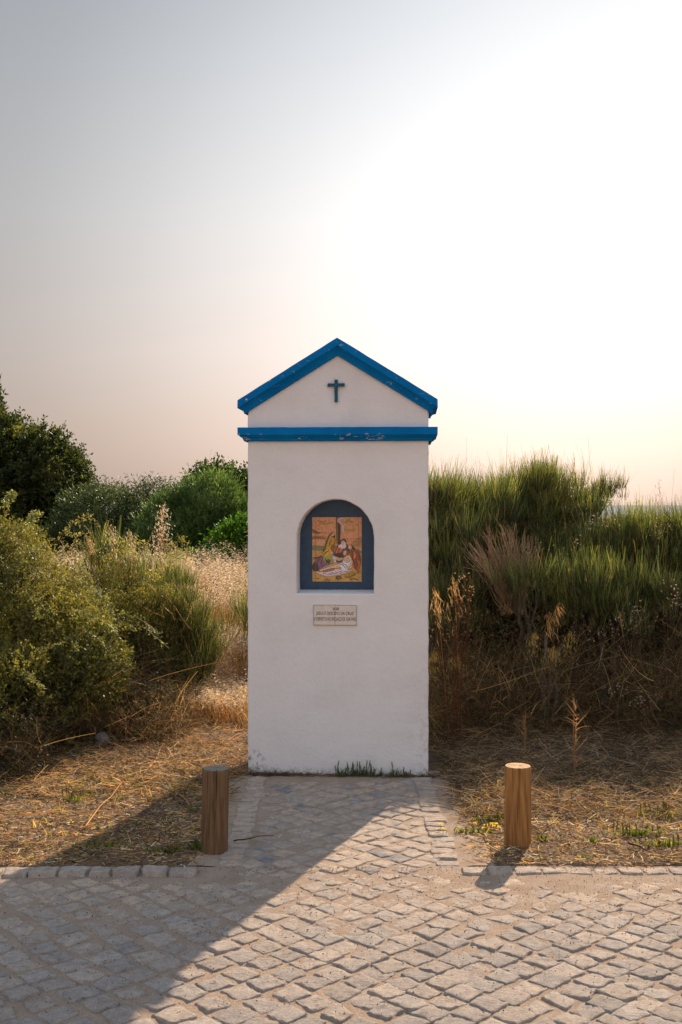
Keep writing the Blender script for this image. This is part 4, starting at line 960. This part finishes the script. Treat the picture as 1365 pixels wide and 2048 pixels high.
# the shaded tangle that spills down to the verge at the far left and along the slope
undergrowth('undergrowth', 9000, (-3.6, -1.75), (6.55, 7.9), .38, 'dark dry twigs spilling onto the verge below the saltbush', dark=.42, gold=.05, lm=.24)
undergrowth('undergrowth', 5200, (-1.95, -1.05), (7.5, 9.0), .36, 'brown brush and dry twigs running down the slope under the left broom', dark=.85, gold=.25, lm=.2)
hd = heads_in([(260, 1210), (230, 1240), (290, 1230), (310, 1270), (250, 1280), (340, 1300), (290, 1310), (200, 1300), (240, 1330), (320, 1340), (270, 1370), (320, 1380), (355, 1365)], 8.5, 9.0, 2, .10, .24)
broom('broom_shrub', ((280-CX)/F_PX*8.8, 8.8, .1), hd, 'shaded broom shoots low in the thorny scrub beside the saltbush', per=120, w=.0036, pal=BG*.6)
hd = heads_in([(960, 1000), (985, 1030), (950, 1060), (1000, 1075), (1030, 1060), (980, 1120), (1120, 1110), (1140, 1090), (1090, 1110), (1060, 1100)], 9.3, 9.8, 2, .13, .27)
broom('broom_shrub', ((1010-CX)/F_PX*9.6, 9.6, .1), hd, 'olive broom shoots filling the hollow behind the dead brown bush', per=150, w=.0040, pal=BG*.8, brown=.25)
# ------------------------------------------------------------------ dry grass field
def oats(name, n, xr, yr, hgt, label, spk=12, mask=None):
    g = Geo(); x = rng.uniform(*xr, n); y = rng.uniform(*yr, n)
    if mask is not None: k = mask(x, y); x, y = x[k], y[k]
    n = len(x); P_ = np.stack([x, y, GZ(x, y)], 1)
    D = np.stack([rng.normal(-.12, .16, n), rng.normal(0, .16, n), np.ones(n)], 1)
    H = hgt(x, y)*np.exp(rng.normal(0, .10, n)); bd = np.stack([rng.normal(-.25, .22, n), rng.normal(-.1, .2, n), -.10*np.ones(n)], 1)
    c = vary(np.array([lin(192, 160, 112), lin(172, 132, 86), lin(204, 178, 136)])[rng.integers(0, 3, n)], n, .15, .05)
    E_ = ribbons(g, P_, D, H, .0032, c*.85, 5, bd, tipc=c*1.05, taper=.5)
    T = unit(D+2*bd); t = rng.random((n, spk))*.32
    p = E_[:, None]-T[:, None]*(t*H[:, None])[..., None]+rng.normal(0, .018, (n, spk, 3))
    A = np.stack([rng.normal(-.75, .4, (n, spk)), rng.normal(0, .4, (n, spk)), rng.normal(-.45, .35, (n, spk))], -1)
    leaves(g, p.reshape(-1, 3), A.reshape(-1, 3), rng.uniform(.016, .032, n*spk), .0058, np.repeat(vary(np.array(lin(226, 214, 196)), n, .12, .03), spk, 0))
    # basal blades
    m_ = n; k = rng.integers(0, n, m_); ribbons(g, P_[k]+rng.normal(0, .03, (m_, 3))*[1, 1, 0], np.stack([rng.normal(-.1, .4, m_), rng.normal(0, .4, m_), np.ones(m_)], 1), H[k]*rng.uniform(.3, .75, m_), .0045, vary(lin(196, 146, 86), m_, .2, .06), 4, rng.normal(0, .3, (m_, 3))-np.array([0, 0, .15]), taper=.3)
    return tag(g.build(name, M['straw']), label, 'grass', kind='stuff')
fld = lambda x, y: .62+.16*sstep(10, 13, y)+.12*noise2(x, y, .8, 71)
oats('dry_grass', 9000, (-4.4, 1.2), (9.5, 13.2), lambda x, y: np.where(y < 10.3, .34, fld(x, y)), 'pale dry wild oats covering the rise left of the shrine', 11)
oats('dry_grass', 900, (-1.95, -1.35), (10.3, 10.9), lambda x, y: .70+.22*noise2(x, y, 5, 77), 'taller feathery dry oats standing over the left broom bush', 13)
# low ripe grass in front of the ledge
oats('dry_grass', 3000, (-1.75, -.62), (8.3, 9.5), lambda x, y: .30+.10*noise2(x, y, 2, 72), 'short ripe barley grass on the ledge beside the shrine', 3, lambda x, y: fbm2(x, y, 1.6, 73) > -.25)

def panicle(loc, tip, sag, label, n=170, ll=.03, lw=.005, c=(206, 172, 128), group='arching dry seed heads', spread=.05, hang=1.0, frac=.45, stemc=(186, 146, 92)):
    "one tall grass stalk with a hanging seed head"
    loc = np.array(loc, float); tip = np.array(tip, float); o = plant('seed_stalk', loc, label, 'grass stalk', group)
    t = np.linspace(0, 1, 16)[:, None]; pts = loc+(tip-loc)*t+np.array([0, 0, sag])*4*t*(1-t)*t*1.4
    g = Geo(); tube(g, pts, np.linspace(.0032, .001, 16), lin(*stemc), 4); g.build('stem', M['straw'], o, origin=loc)
    g = Geo(); u = 1-frac*rng.random(n); i = np.clip((u*15).astype(int), 0, 14); fr = (u*15-i)[:, None]; p = pts[i]*(1-fr)+pts[i+1]*fr
    q = p+rng.normal(0, 1, (n, 3))*spread*(1.15-u)[:, None]/.6+np.array([0, 0, -.02])*hang
    ribbons(g, p, q-p, np.linalg.norm(q-p, axis=1), .0012, lin(*stemc), 1)
    leaves(g, q, np.stack([rng.normal(.2, .35, n), rng.normal(0, .35, n), -np.ones(n)*hang], 1), ll*np.exp(rng.normal(0, .2, n)), lw, vary(lin(*c), n, .15, .04))
    g.build('seed_sprays', M['straw'], o, origin=loc)
def base_at(px, Y): x = (px-CX)/F_PX*Y; return (x, Y, gz_(x, Y))
panicle(base_at(310, 9.6), W(326, 1010, 9.5), .0, 'tall upright feathery grass plume against the dark bushes left of the shrine', 260, .026, .0055, (232, 220, 200), 'tall feathery plumes', .085, .5, .24)
panicle(base_at(255, 9.4), W(222, 1052, 9.4), .05, 'pale feathery plume leaning left above the left broom bush', 170, .028, .005, (230, 218, 198), 'tall feathery plumes', .07, .8, .3)
panicle(base_at(280, 9.8), W(262, 1062, 9.7), .06, 'pale feathery plume arching just right of the leaning one', 170, .028, .005, (230, 218, 198), 'tall feathery plumes', .07, .8, .3)
panicle(base_at(205, 9.3), W(180, 1072, 9.2), .10, 'small hooked plume between saltbush and broom', 80, .024, .006, (214, 176, 128), 'tall feathery plumes', .03, .9, .15)
panicle(base_at(1060, 8.1), W(1122, 1205, 7.9), .16, 'arching golden seed head in front of the green broom, curving right', 46, .075, .005, (226, 176, 112), spread=.03, hang=.9, frac=.36)
panicle(base_at(1085, 8.2), W(1100, 1222, 8.0), .14, 'second golden seed head hanging under the arching one', 34, .06, .005, (206, 160, 96), spread=.03, frac=.3)
panicle(base_at(900, 7.9), W(868, 1172, 7.7), .15, 'golden seed head drooping against the right edge of the shrine', 60, .065, .0048, (224, 184, 128), spread=.045, frac=.36)
panicle(base_at(925, 8.0), W(905, 1150, 7.8), .12, 'golden seed head drooping a little further from the shrine wall', 50, .055, .0048, (222, 178, 120), spread=.05, frac=.3)
for px, py, n, lb in ((1108, 1292, 190, 'thick clump of fine hanging seed heads in front of the grey trunks'), (868, 1300, 200, 'fine yellowish seed heads hanging low at the shrine corner'), (912, 1312, 110, 'fine yellowish seed heads hanging beside the ones at the shrine corner'), (1070, 1262, 120, 'fine seed heads tangled above the thick hanging clump'), (1140, 1258, 90, 'fine seed heads on the dark scrub under the fan-shaped broom')):
    panicle(base_at(px-14, 7.9), W(px, py, 7.75), .10, lb, n, .028, .0042, (196, 166, 96), 'fine hanging seed heads', .055, 1.2, .34, (140, 120, 70))
panicle(base_at(1345, 8.8), W(1318, 958, 8.7), .0, 'lone thin grass plume sticking up against the sky at the far right', 26, .022, .005, (176, 150, 124), 'thin stalks on the skyline', .06, .6, .14)
panicle(base_at(1280, 8.9), W(1273, 985, 8.8), .0, 'thin bare stalk on the skyline above the long low broom', 12, .016, .004, (160, 140, 110), 'thin stalks on the skyline', .03, .6, .1)
panicle(base_at(1310, 8.9), W(1306, 992, 8.8), .0, 'thin bare stalk left of the lone plume on the skyline', 16, .016, .004, (160, 140, 110), 'thin stalks on the skyline', .04, .6, .12)
# dry upright weeds in the shade at the right
for px, Y, hpx, lb in ((1152, 6.75, 150, 'dead upright weed with a tufted top standing in the shade'), (1050, 7.2, 85, 'short dead weed in the shade behind the right post')):
    loc = base_at(px, Y); o = plant('dead_weed', loc, lb, 'weed', 'dead upright weeds'); g = Geo()
    H = hpx/F_PX*Y; tube(g, crooked(loc, (loc[0]-.01, loc[1], loc[2]+H), 9, .02), np.linspace(.005, .002, 9), lin(168, 130, 92), 5)
    n = 46; z = rng.uniform(.15, 1, n)*H; P_ = np.stack([loc[0]+0*z, loc[1]+0*z, loc[2]+z], 1)
    ribbons(g, P_, np.stack([rng.normal(0, .5, n), rng.normal(0, .5, n), np.ones(n)*.9], 1), rng.uniform(.03, .09, n), .004, vary(lin(176, 136, 96), n), 3, rng.normal(0, .3, (n, 3)))
    g.build('stem', M['straw'], o, origin=loc)
# brown umbel weeds beside the shrine and white everlastings at the right
def umbels(px, py, Y, W_, H_, nst, c, label, group, ncl=5, hs=.008, stemc=(120, 74, 50)):
    loc = base_at(px, Y); o = plant('flower_clump', loc, label, 'wildflower', group); g = Geo(); h = Geo(); c_ = np.array(W(px, py, Y))
    for i in range(nst):
        tip = c_+np.array([rng.uniform(-W_, W_), rng.uniform(-.08, .08), rng.uniform(-H_, H_)]); pth = crooked((loc[0]+rng.uniform(-.05, .05), loc[1], loc[2]), tip, 7, .03); tube(g, pth, .0016, lin(*stemc), 3)
        m_ = rng.integers(2, ncl+1)
        for k in range(m_):
            q = tip+rng.normal(0, .022, 3); ribbons(g, tip[None], (q-tip)[None], np.linalg.norm(q-tip), .0018, lin(*stemc), 1)
            leaves(h, np.repeat(q[None], 7, 0), rdir(7)+np.array([0, 0, .5]), hs, hs*.7, vary(lin(*c), 7, .12, .03))
    g.build('stems', M['straw'], o, origin=loc); h.build('blossoms', M['straw'], o, origin=loc)
umbels(905, 1235, 7.7, .12, .16, 13, (176, 136, 108), 'reddish-brown branching weed with dried flower heads by the shrine corner', 'dried flower weeds')
umbels(925, 1170, 7.8, .08, .10, 12, (196, 164, 130), 'tall dried weed with buff heads behind the drooping golden seeds', 'dried flower weeds')
for px, py, Y, w_, h_, n, lb in ((1348, 1190, 7.9, .06, .10, 9, 'white dried flowers on the bush at the right frame edge'), (1265, 1215, 8.0, .07, .06, 7, 'white dried flowers in the scrub below the fan-shaped broom'), (1250, 1245, 7.9, .12, .05, 7, 'scattered white dried flowers just above the black hollow'),
        (1228, 1378, 7.6, .03, .04, 5, 'small white flower group low in the dark scrub'), (1282, 1395, 7.5, .05, .04, 6, 'small white flower group right of the other low one'), (1100, 1100, 8.5, .25, .10, 12, 'tiny white flowers dotted before the dead brown bush'), (1180, 1270, 8.0, .12, .04, 8, 'white dried flowers above the slim pale trunk'), (1330, 1060, 8.7, .10, .05, 9, 'pinkish white flowers on top of the long low broom'), (1200, 1045, 8.8, .12, .04, 8, 'pinkish white flowers beside the gap in the brooms')):
    umbels(px, py, Y, w_, h_, n, (206, 186, 168), lb, 'white dried flowers', 4, .0072, (96, 76, 54))

# ------------------------------------------------------------------ straw, litter, small plants on the verge
def vmask(x, y):
    return (np.abs(x) > .60+.05*noise2(x, y, 5, 80)) | (y > 7.55)
def straw(name, n, xr, yr, lr, wr, pal, label, lift=.012, seed=0, thin=-.9, up=.12, seg=4):
    g = Geo(); x = rng.uniform(*xr, n); y = rng.uniform(*yr, n); k = vmask(x, y) & (fbm2(x, y, 2.4, 81+seed)+rng.normal(0, .25, n) > thin); x, y = x[k], y[k]; n = len(x)
    P_ = np.stack([x, y, GZ(x, y)+rng.random(n)**2*lift+.001], 1); a_ = rng.random(n)*2*math.pi
    D = np.stack([np.cos(a_)*1.2, np.sin(a_), rng.normal(up*.5, up, n)], 1)
    ribbons(g, P_, D, rng.uniform(*lr, n)*np.exp(rng.normal(0, .3, n)), rng.uniform(*wr, n), vary(np.array(pal)[rng.integers(0, len(pal), n)], n, .22, .05), seg, np.stack([rng.normal(0, .35, n), rng.normal(0, .35, n), rng.normal(-.03, .10, n)], 1), taper=.5)
    return tag(g.build(name, M['straw']), label, 'straw', kind='stuff')
SP = [lin(206, 170, 114), lin(182, 142, 92), lin(220, 190, 140), lin(140, 108, 72), lin(198, 154, 98)]
straw('straw_litter', 12000, (-4.0, -.56), (5.20, 7.8), (.015, .062), (.0026, .0060), SP, 'golden straw and clippings strewn over the left verge', thin=-.25)
straw('straw_litter', 11000, (.56, 4.0), (5.20, 7.6), (.015, .062), (.0026, .0060), SP, 'golden straw and clippings strewn over the right verge', thin=-.12)
DP = [lin(146, 120, 88), lin(110, 90, 66), lin(176, 148, 110), lin(76, 62, 46)]
straw('dead_grass', 28000, (.60, 4.2), (5.95, 8.6), (.035, .13), (.0026, .005), DP, 'matted dead grass in the shade under the right-hand brooms', .05, 3, up=.35)
straw('dead_grass', 19000, (-4.2, -.6), (6.3, 8.8), (.03, .11), (.0026, .005), DP+SP[:2], 'matted dead grass before the left-hand shrubs', .04, 4, up=.35)
MX = [lin(196, 164, 116), lin(112, 88, 64), lin(70, 56, 42), lin(222, 200, 160), lin(158, 120, 82), lin(112, 106, 62), lin(150, 116, 90)]
straw('chaff', 34000, (-3.6, -.6), (5.2, 7.2), (.008, .035), (.003, .0065), MX, 'fine chaff and broken stems covering the left verge', .008, 6, thin=-.6, up=.25, seg=2)
straw('chaff', 34000, (.6, 3.6), (5.2, 7.2), (.008, .035), (.003, .0065), MX, 'fine chaff and broken stems covering the right verge', .008, 7, thin=-.6, up=.25, seg=2)
# longer single straws that can be told apart
for k, (ax, ay, bx, by, lb) in enumerate(((172, 1642, 245, 1572, 'long pale straw pointing up towards the scrub on the left verge'), (40, 1625, 150, 1627, 'long pale straw lying flat at the shade edge on the far left'), (150, 1623, 245, 1617, 'pale straw lying level in the middle of the left verge'), (330, 1500, 380, 1560, 'pale bent straw lying above the left post'), (300, 1545, 338, 1480, 'upright leaning pale straw on the slope left of the post'), (320, 1560, 380, 1607, 'pale straw slanting down towards the left post'), (375, 1482, 440, 1487, 'thick pale straw lying below the earth ledge'), (60, 1677, 100, 1683, 'short pale straw lying near the kerb on the left verge'))):
    ya = F_PX*(CAM_H-.05)/(ay-HOR); yb = F_PX*(CAM_H-.05)/(by-HOR); xa, xb = (ax-CX)/F_PX*ya, (bx-CX)/F_PX*yb
    pth = crooked((xa, ya, gz_(xa, ya)+.015), (xb, yb, gz_(xb, yb)+.025), 9, .012); g = Geo(); tube(g, pth, np.linspace(.0042, .0018, 9), lin(214, 168, 104), 5)
    tag(g.build('straw_stalk', M['straw']), lb, 'straw', 'single long straws')
for (ax, ay, bx, by, lb, r_) in ((1258, 1702, 1303, 1722, 'short dark stick lying on straw by the right verge kerb', .006), (468, 1690, 548, 1680, 'dark thin stick lying across the left edge stones of the path', .004)):
    ya = F_PX*CAM_H/(ay-HOR); yb = F_PX*CAM_H/(by-HOR); xa, xb = (ax-CX)/F_PX*ya, (bx-CX)/F_PX*yb
    g = Geo(); tube(g, crooked((xa, ya, gz_(xa, ya)*(ax > 900)+.02), (xb, yb, gz_(xb, yb)*(ax > 900)+.022), 9, .02), np.linspace(r_, r_*.4, 9), lin(70, 52, 40), 6)
    tag(g.build('stick', M['bark']), lb, 'stick')
# pebbles
g = Geo(); n = 2600; x = np.concatenate([rng.uniform(.7, 3.8, n//2), rng.uniform(-3.8, -.7, n//2)]); y = rng.uniform(5.3, 8.6, n); k = fbm2(x, y, 1.5, 90) > .02; x, y = x[k], y[k]
ico = np.array([[0, 0, 1], [.9, 0, .2], [0, .9, .15], [-.9, 0, .2], [0, -.9, .1], [0, 0, -.8]]); tri = np.array([[0, 1, 2], [0, 2, 3], [0, 3, 4], [0, 4, 1], [5, 2, 1], [5, 3, 2], [5, 4, 3], [5, 1, 4]])
for a_, b_ in zip(x, y):
    s_ = rng.uniform(.0035, .010)*(1+.8*(rng.random() < .05)); r_ = Matrix.Rotation(rng.random()*6.3, 3, 'Z'); v = (ico*rng.uniform(.7, 1.3, ico.shape)*s_*[1.2, 1, .7]) @ np.array(r_)
    g.add(v+np.array([a_, b_, gz_(a_, b_)+s_*.3]), tri, vary(lin(172, 160, 150), 1, .2, .04)[0])
tag(g.build('pebbles', M['rock']), 'small pale pebbles scattered over the bare soil', 'pebbles', kind='stuff')
# grit on the setts
g = Geo(); n = 4200; x = rng.uniform(-2.4, 2.4, n); y = 5.2-rng.random(n)**1.6*1.5; 
for a_, b_ in zip(x, y):
    s_ = rng.uniform(.0015, .0035); g.add((ico*rng.uniform(.7, 1.3, ico.shape)*s_)+np.array([a_, b_, .0125 if b_ > 4.7 else .012]), tri, vary(np.array(lin(150, 116, 84)) if rng.random() < .7 else lin(70, 56, 46), 1, .2)[0])
tag(g.build('grit', M['rock']), 'coarse grit scattered on the cobbles near the kerb', 'grit', kind='stuff')
# two pale stones
def rock(px, py, Y, s, label, seed):
    x, y, z = W(px, py, Y); bm = bmesh.new(); bmesh.ops.create_icosphere(bm, subdivisions=4, radius=1); 
    co_ = np.array([v.co[:] for v in bm.verts]); d = 1+.28*noise3(co_, 1.3, seed)+.13*noise3(co_, 3.5, seed+1)+.05*noise3(co_, 9, seed+2); d = np.round(d*9)/9*.6+d*.4
    for v, q in zip(bm.verts, co_*d[:, None]): v.co = q*np.array(s)
    me = bpy.data.meshes.new('rock'); bm.to_mesh(me); bm.free(); a_ = me.color_attributes.new('Col', 'FLOAT_COLOR', 'POINT')
    a_.data.foreach_set('color', np.tile(np.array([*lin(128, 116, 104), 1.0]), len(me.vertices))); me.materials.append(M['rock'])
    for p_ in me.polygons: p_.use_smooth = True
    o = bpy.data.objects.new('rock', me); col.objects.link(o); o.location = (x, y, gz_(x, y)+s[2]*.6); tag(o, label, 'rock', 'pale stones under the saltbush')
rock(205, 1478, 7.55, (.052, .05, .055), 'pale angular stone lying under the saltbush', 5)
rock(176, 1466, 7.75, (.035, .03, .022), 'smaller flat stone just left of the pale angular one', 8)
# green tufts
def tuft(x, y, n, h, spread, g, pal, w=.005):
    a_ = rng.random(n)*2*math.pi; D = np.stack([np.cos(a_)*spread, np.sin(a_)*spread, np.ones(n)], 1); z = float(GZ(np.array(x), np.array(y)))
    P_ = np.stack([x+rng.normal(0, .012, n), y+rng.normal(0, .012, n), np.full(n, z)], 1)
    ribbons(g, P_, D, h*rng.uniform(.5, 1.1, n), w, vary(np.array(pal)[rng.integers(0, len(pal), n)], n, .2, .05), 3, np.stack([np.cos(a_)*.25, np.sin(a_)*.25, -.15+0*a_], 1), taper=.3)
GP = [lin(92, 98, 46), lin(122, 120, 56), lin(72, 82, 38)]
g = Geo()
for i in range(620):
    s_ = 1 if rng.random() < .5 else -1; x = s_*rng.uniform(.66, 3.2); y = rng.uniform(5.3, 6.9)
    if fbm2(np.array([x]), np.array([y]), 1.8, 95)[0] < .0+.25*(s_ > 0): continue
    tuft(x, y, 12, rng.uniform(.02, .05), .8, g, GP, .0045)
for i in range(260):  # thin green-tan spikes
    s_ = 1 if rng.random() < .6 else -1; x = s_*rng.uniform(.66, 3.0); y = rng.uniform(5.4, 6.7); tuft(x, y, 3, rng.uniform(.03, .075), .2, g, [lin(150, 136, 66), lin(176, 140, 80)], .005)
tag(g.build('green_grass', M['leaf']), 'sparse green grass and plantain tufts in the straw', 'grass', kind='stuff')
def rosette(px, py, h, n, label, spikes=0, group=None, fl=None, Yo=None, z0=None, name='plantain', spread=.55, pal=GP, sw=.05):
    Y = Yo or F_PX*(CAM_H-.02)/(py-HOR); x = (px-CX)/F_PX*Y; z = gz_(x, Y) if z0 is None else z0; loc = (x, Y, z); o = plant(name, loc, label, 'weed', group); g = Geo()
    a_ = rng.random(n)*2*math.pi; P_ = np.stack([x+rng.normal(0, sw*.6, n), Y+rng.normal(0, .015, n), np.full(n, z)], 1); D = np.stack([np.cos(a_)*spread, np.sin(a_)*spread*.6, np.ones(n)], 1)
    g_ = h*rng.uniform(.5, 1.1, n); c = vary(np.array(pal)[rng.integers(0, len(pal), n)], n, .2, .05)
    m_ = P_+unit(D)*g_[:, None]*.5; ribbons(g, P_, D, g_*.5, .005, c, 2, taper=1.6); ribbons(g, m_, D, g_*.5, .008, c, 2, np.stack([np.cos(a_)*.2, 0*a_, 0*a_], 1), taper=.15)
    g.build('leaves', M['leaf'], o, origin=loc)
    if spikes:
        g = Geo()
        for i in range(spikes):
            p0 = np.array([x+rng.uniform(-sw, sw)*1.5, Y+rng.uniform(-.02, .02), z]); tp = p0+np.array([rng.normal(0, .01), 0, h*rng.uniform(1.0, 1.7)]); pt = crooked(p0, tp, 6, .02)
            tube(g, pt, [.0012, .0012, .0012, .0028, .0036, .0018], lin(120, 116, 60), 5)
        g.build('flower_sprays', M['leaf'], o, origin=loc)
    if fl:
        g = Geo()
        for i in range(fl):
            q = np.array([x+rng.uniform(-sw, sw)*1.6, Y+rng.uniform(-.06, .06), z+h*rng.uniform(.9, 1.4)]); tube(g, crooked((q[0], q[1], z), q, 4, .03), .0012, lin(110, 116, 50), 3)
            leaves(g, np.repeat(q[None], 12, 0), rdir(12)*[1, 1, .3], .013, .007, lin(240, 205, 50))
        g.build('blossoms', M['leaf'], o, origin=loc)
SG = [lin(84, 104, 66), lin(66, 86, 52), lin(104, 118, 80)]
rosette(684, 1552, .062, 26, 'leafy weed tuft at the wall foot, left end of the row', 2, 'weeds along the foot of the shrine', Yo=6.985, z0=.003, pal=SG, sw=.035)
rosette(712, 1552, .058, 26, 'low leafy weeds at the wall foot in the middle of the row', 5, 'weeds along the foot of the shrine', Yo=6.985, z0=.003, pal=SG, spread=.3, sw=.04)
rosette(736, 1552, .060, 22, 'weeds with short upright spikes at the wall foot', 7, 'weeds along the foot of the shrine', Yo=6.98, z0=.003, pal=SG, spread=.2, sw=.035)
rosette(764, 1553, .035, 6, 'tiny lone weed at the wall foot with one thin spike', 1, 'weeds along the foot of the shrine', Yo=6.98, z0=.003, pal=SG, sw=.01)
rosette(790, 1552, .056, 16, 'leafy weed at the wall foot carrying the tallest spike', 1, 'weeds along the foot of the shrine', Yo=6.975, z0=.003, pal=SG, sw=.025)
rosette(812, 1552, .040, 7, 'small weed with upright spikes nearest the right wall corner', 3, 'weeds along the foot of the shrine', Yo=6.97, z0=.003, pal=SG, spread=.3, sw=.02)
rosette(945, 1660, .036, 60, 'low weed with yellow flowers at the right edge of the path', 6, None, fl=9, name='yellow_flower_weed', sw=.10)
rosette(985, 1640, .036, 50, 'spiky green weed left of the right-hand post', 9, 'green weeds on the right verge', sw=.08)
rosette(1275, 1672, .038, 90, 'broad green plantain patch on the right verge', 12, 'green weeds on the right verge', sw=.10)
rosette(1330, 1695, .040, 80, 'green plantain patch near the right frame edge', 8, 'green weeds on the right verge', sw=.09)
rosette(1325, 1635, .05, 26, 'plantain with tall tan spikes at the shade edge on the right', 10, 'green weeds on the right verge', sw=.09)
rosette(1085, 1678, .035, 26, 'small green tuft just right of the right-hand post', 0, 'green weeds on the right verge', sw=.03)
rosette(1190, 1685, .035, 26, 'small bright green tuft alone in the sunlit straw', 0, 'green weeds on the right verge', sw=.03)
rosette(150, 1610, .05, 40, 'green grass clump standing at the shade edge on the left verge', 6, 'green weeds on the left verge', sw=.05)
rosette(340, 1700, .035, 60, 'shaded green clump in front of the left kerb', 0, 'green weeds on the left verge', sw=.10)
rosette(190, 1690, .035, 60, 'sunlit green clump by the kerb on the left verge', 0, 'green weeds on the left verge', sw=.12)
rosette(395, 1690, .05, 40, 'shaded grass clump leaning on the left post', 0, 'green weeds on the left verge', sw=.04, spread=.8)
# dirt and dead grass collected along the wall foot
g = Geo(); n = 1500; x = np.concatenate([rng.uniform(-.62, .62, 900), rng.normal(-.5, .12, 400), rng.normal(.62, .08, 200)]); P_ = np.stack([x, 6.99+rng.normal(0, .02, n)-x*.05, .004+rng.random(n)*.006], 1)
ribbons(g, P_, np.stack([rng.normal(0, 1, n), rng.normal(0, .4, n), rng.normal(.1, .15, n)], 1), rng.uniform(.02, .07, n), .003, vary(np.array([lin(120, 96, 70), lin(84, 70, 52)])[rng.integers(0, 2, n)], n), 3, rng.normal(0, .3, (n, 3)))
tag(g.build('leaf_litter', M['straw']), 'dry litter gathered along the foot of the white wall', 'litter', kind='stuff')
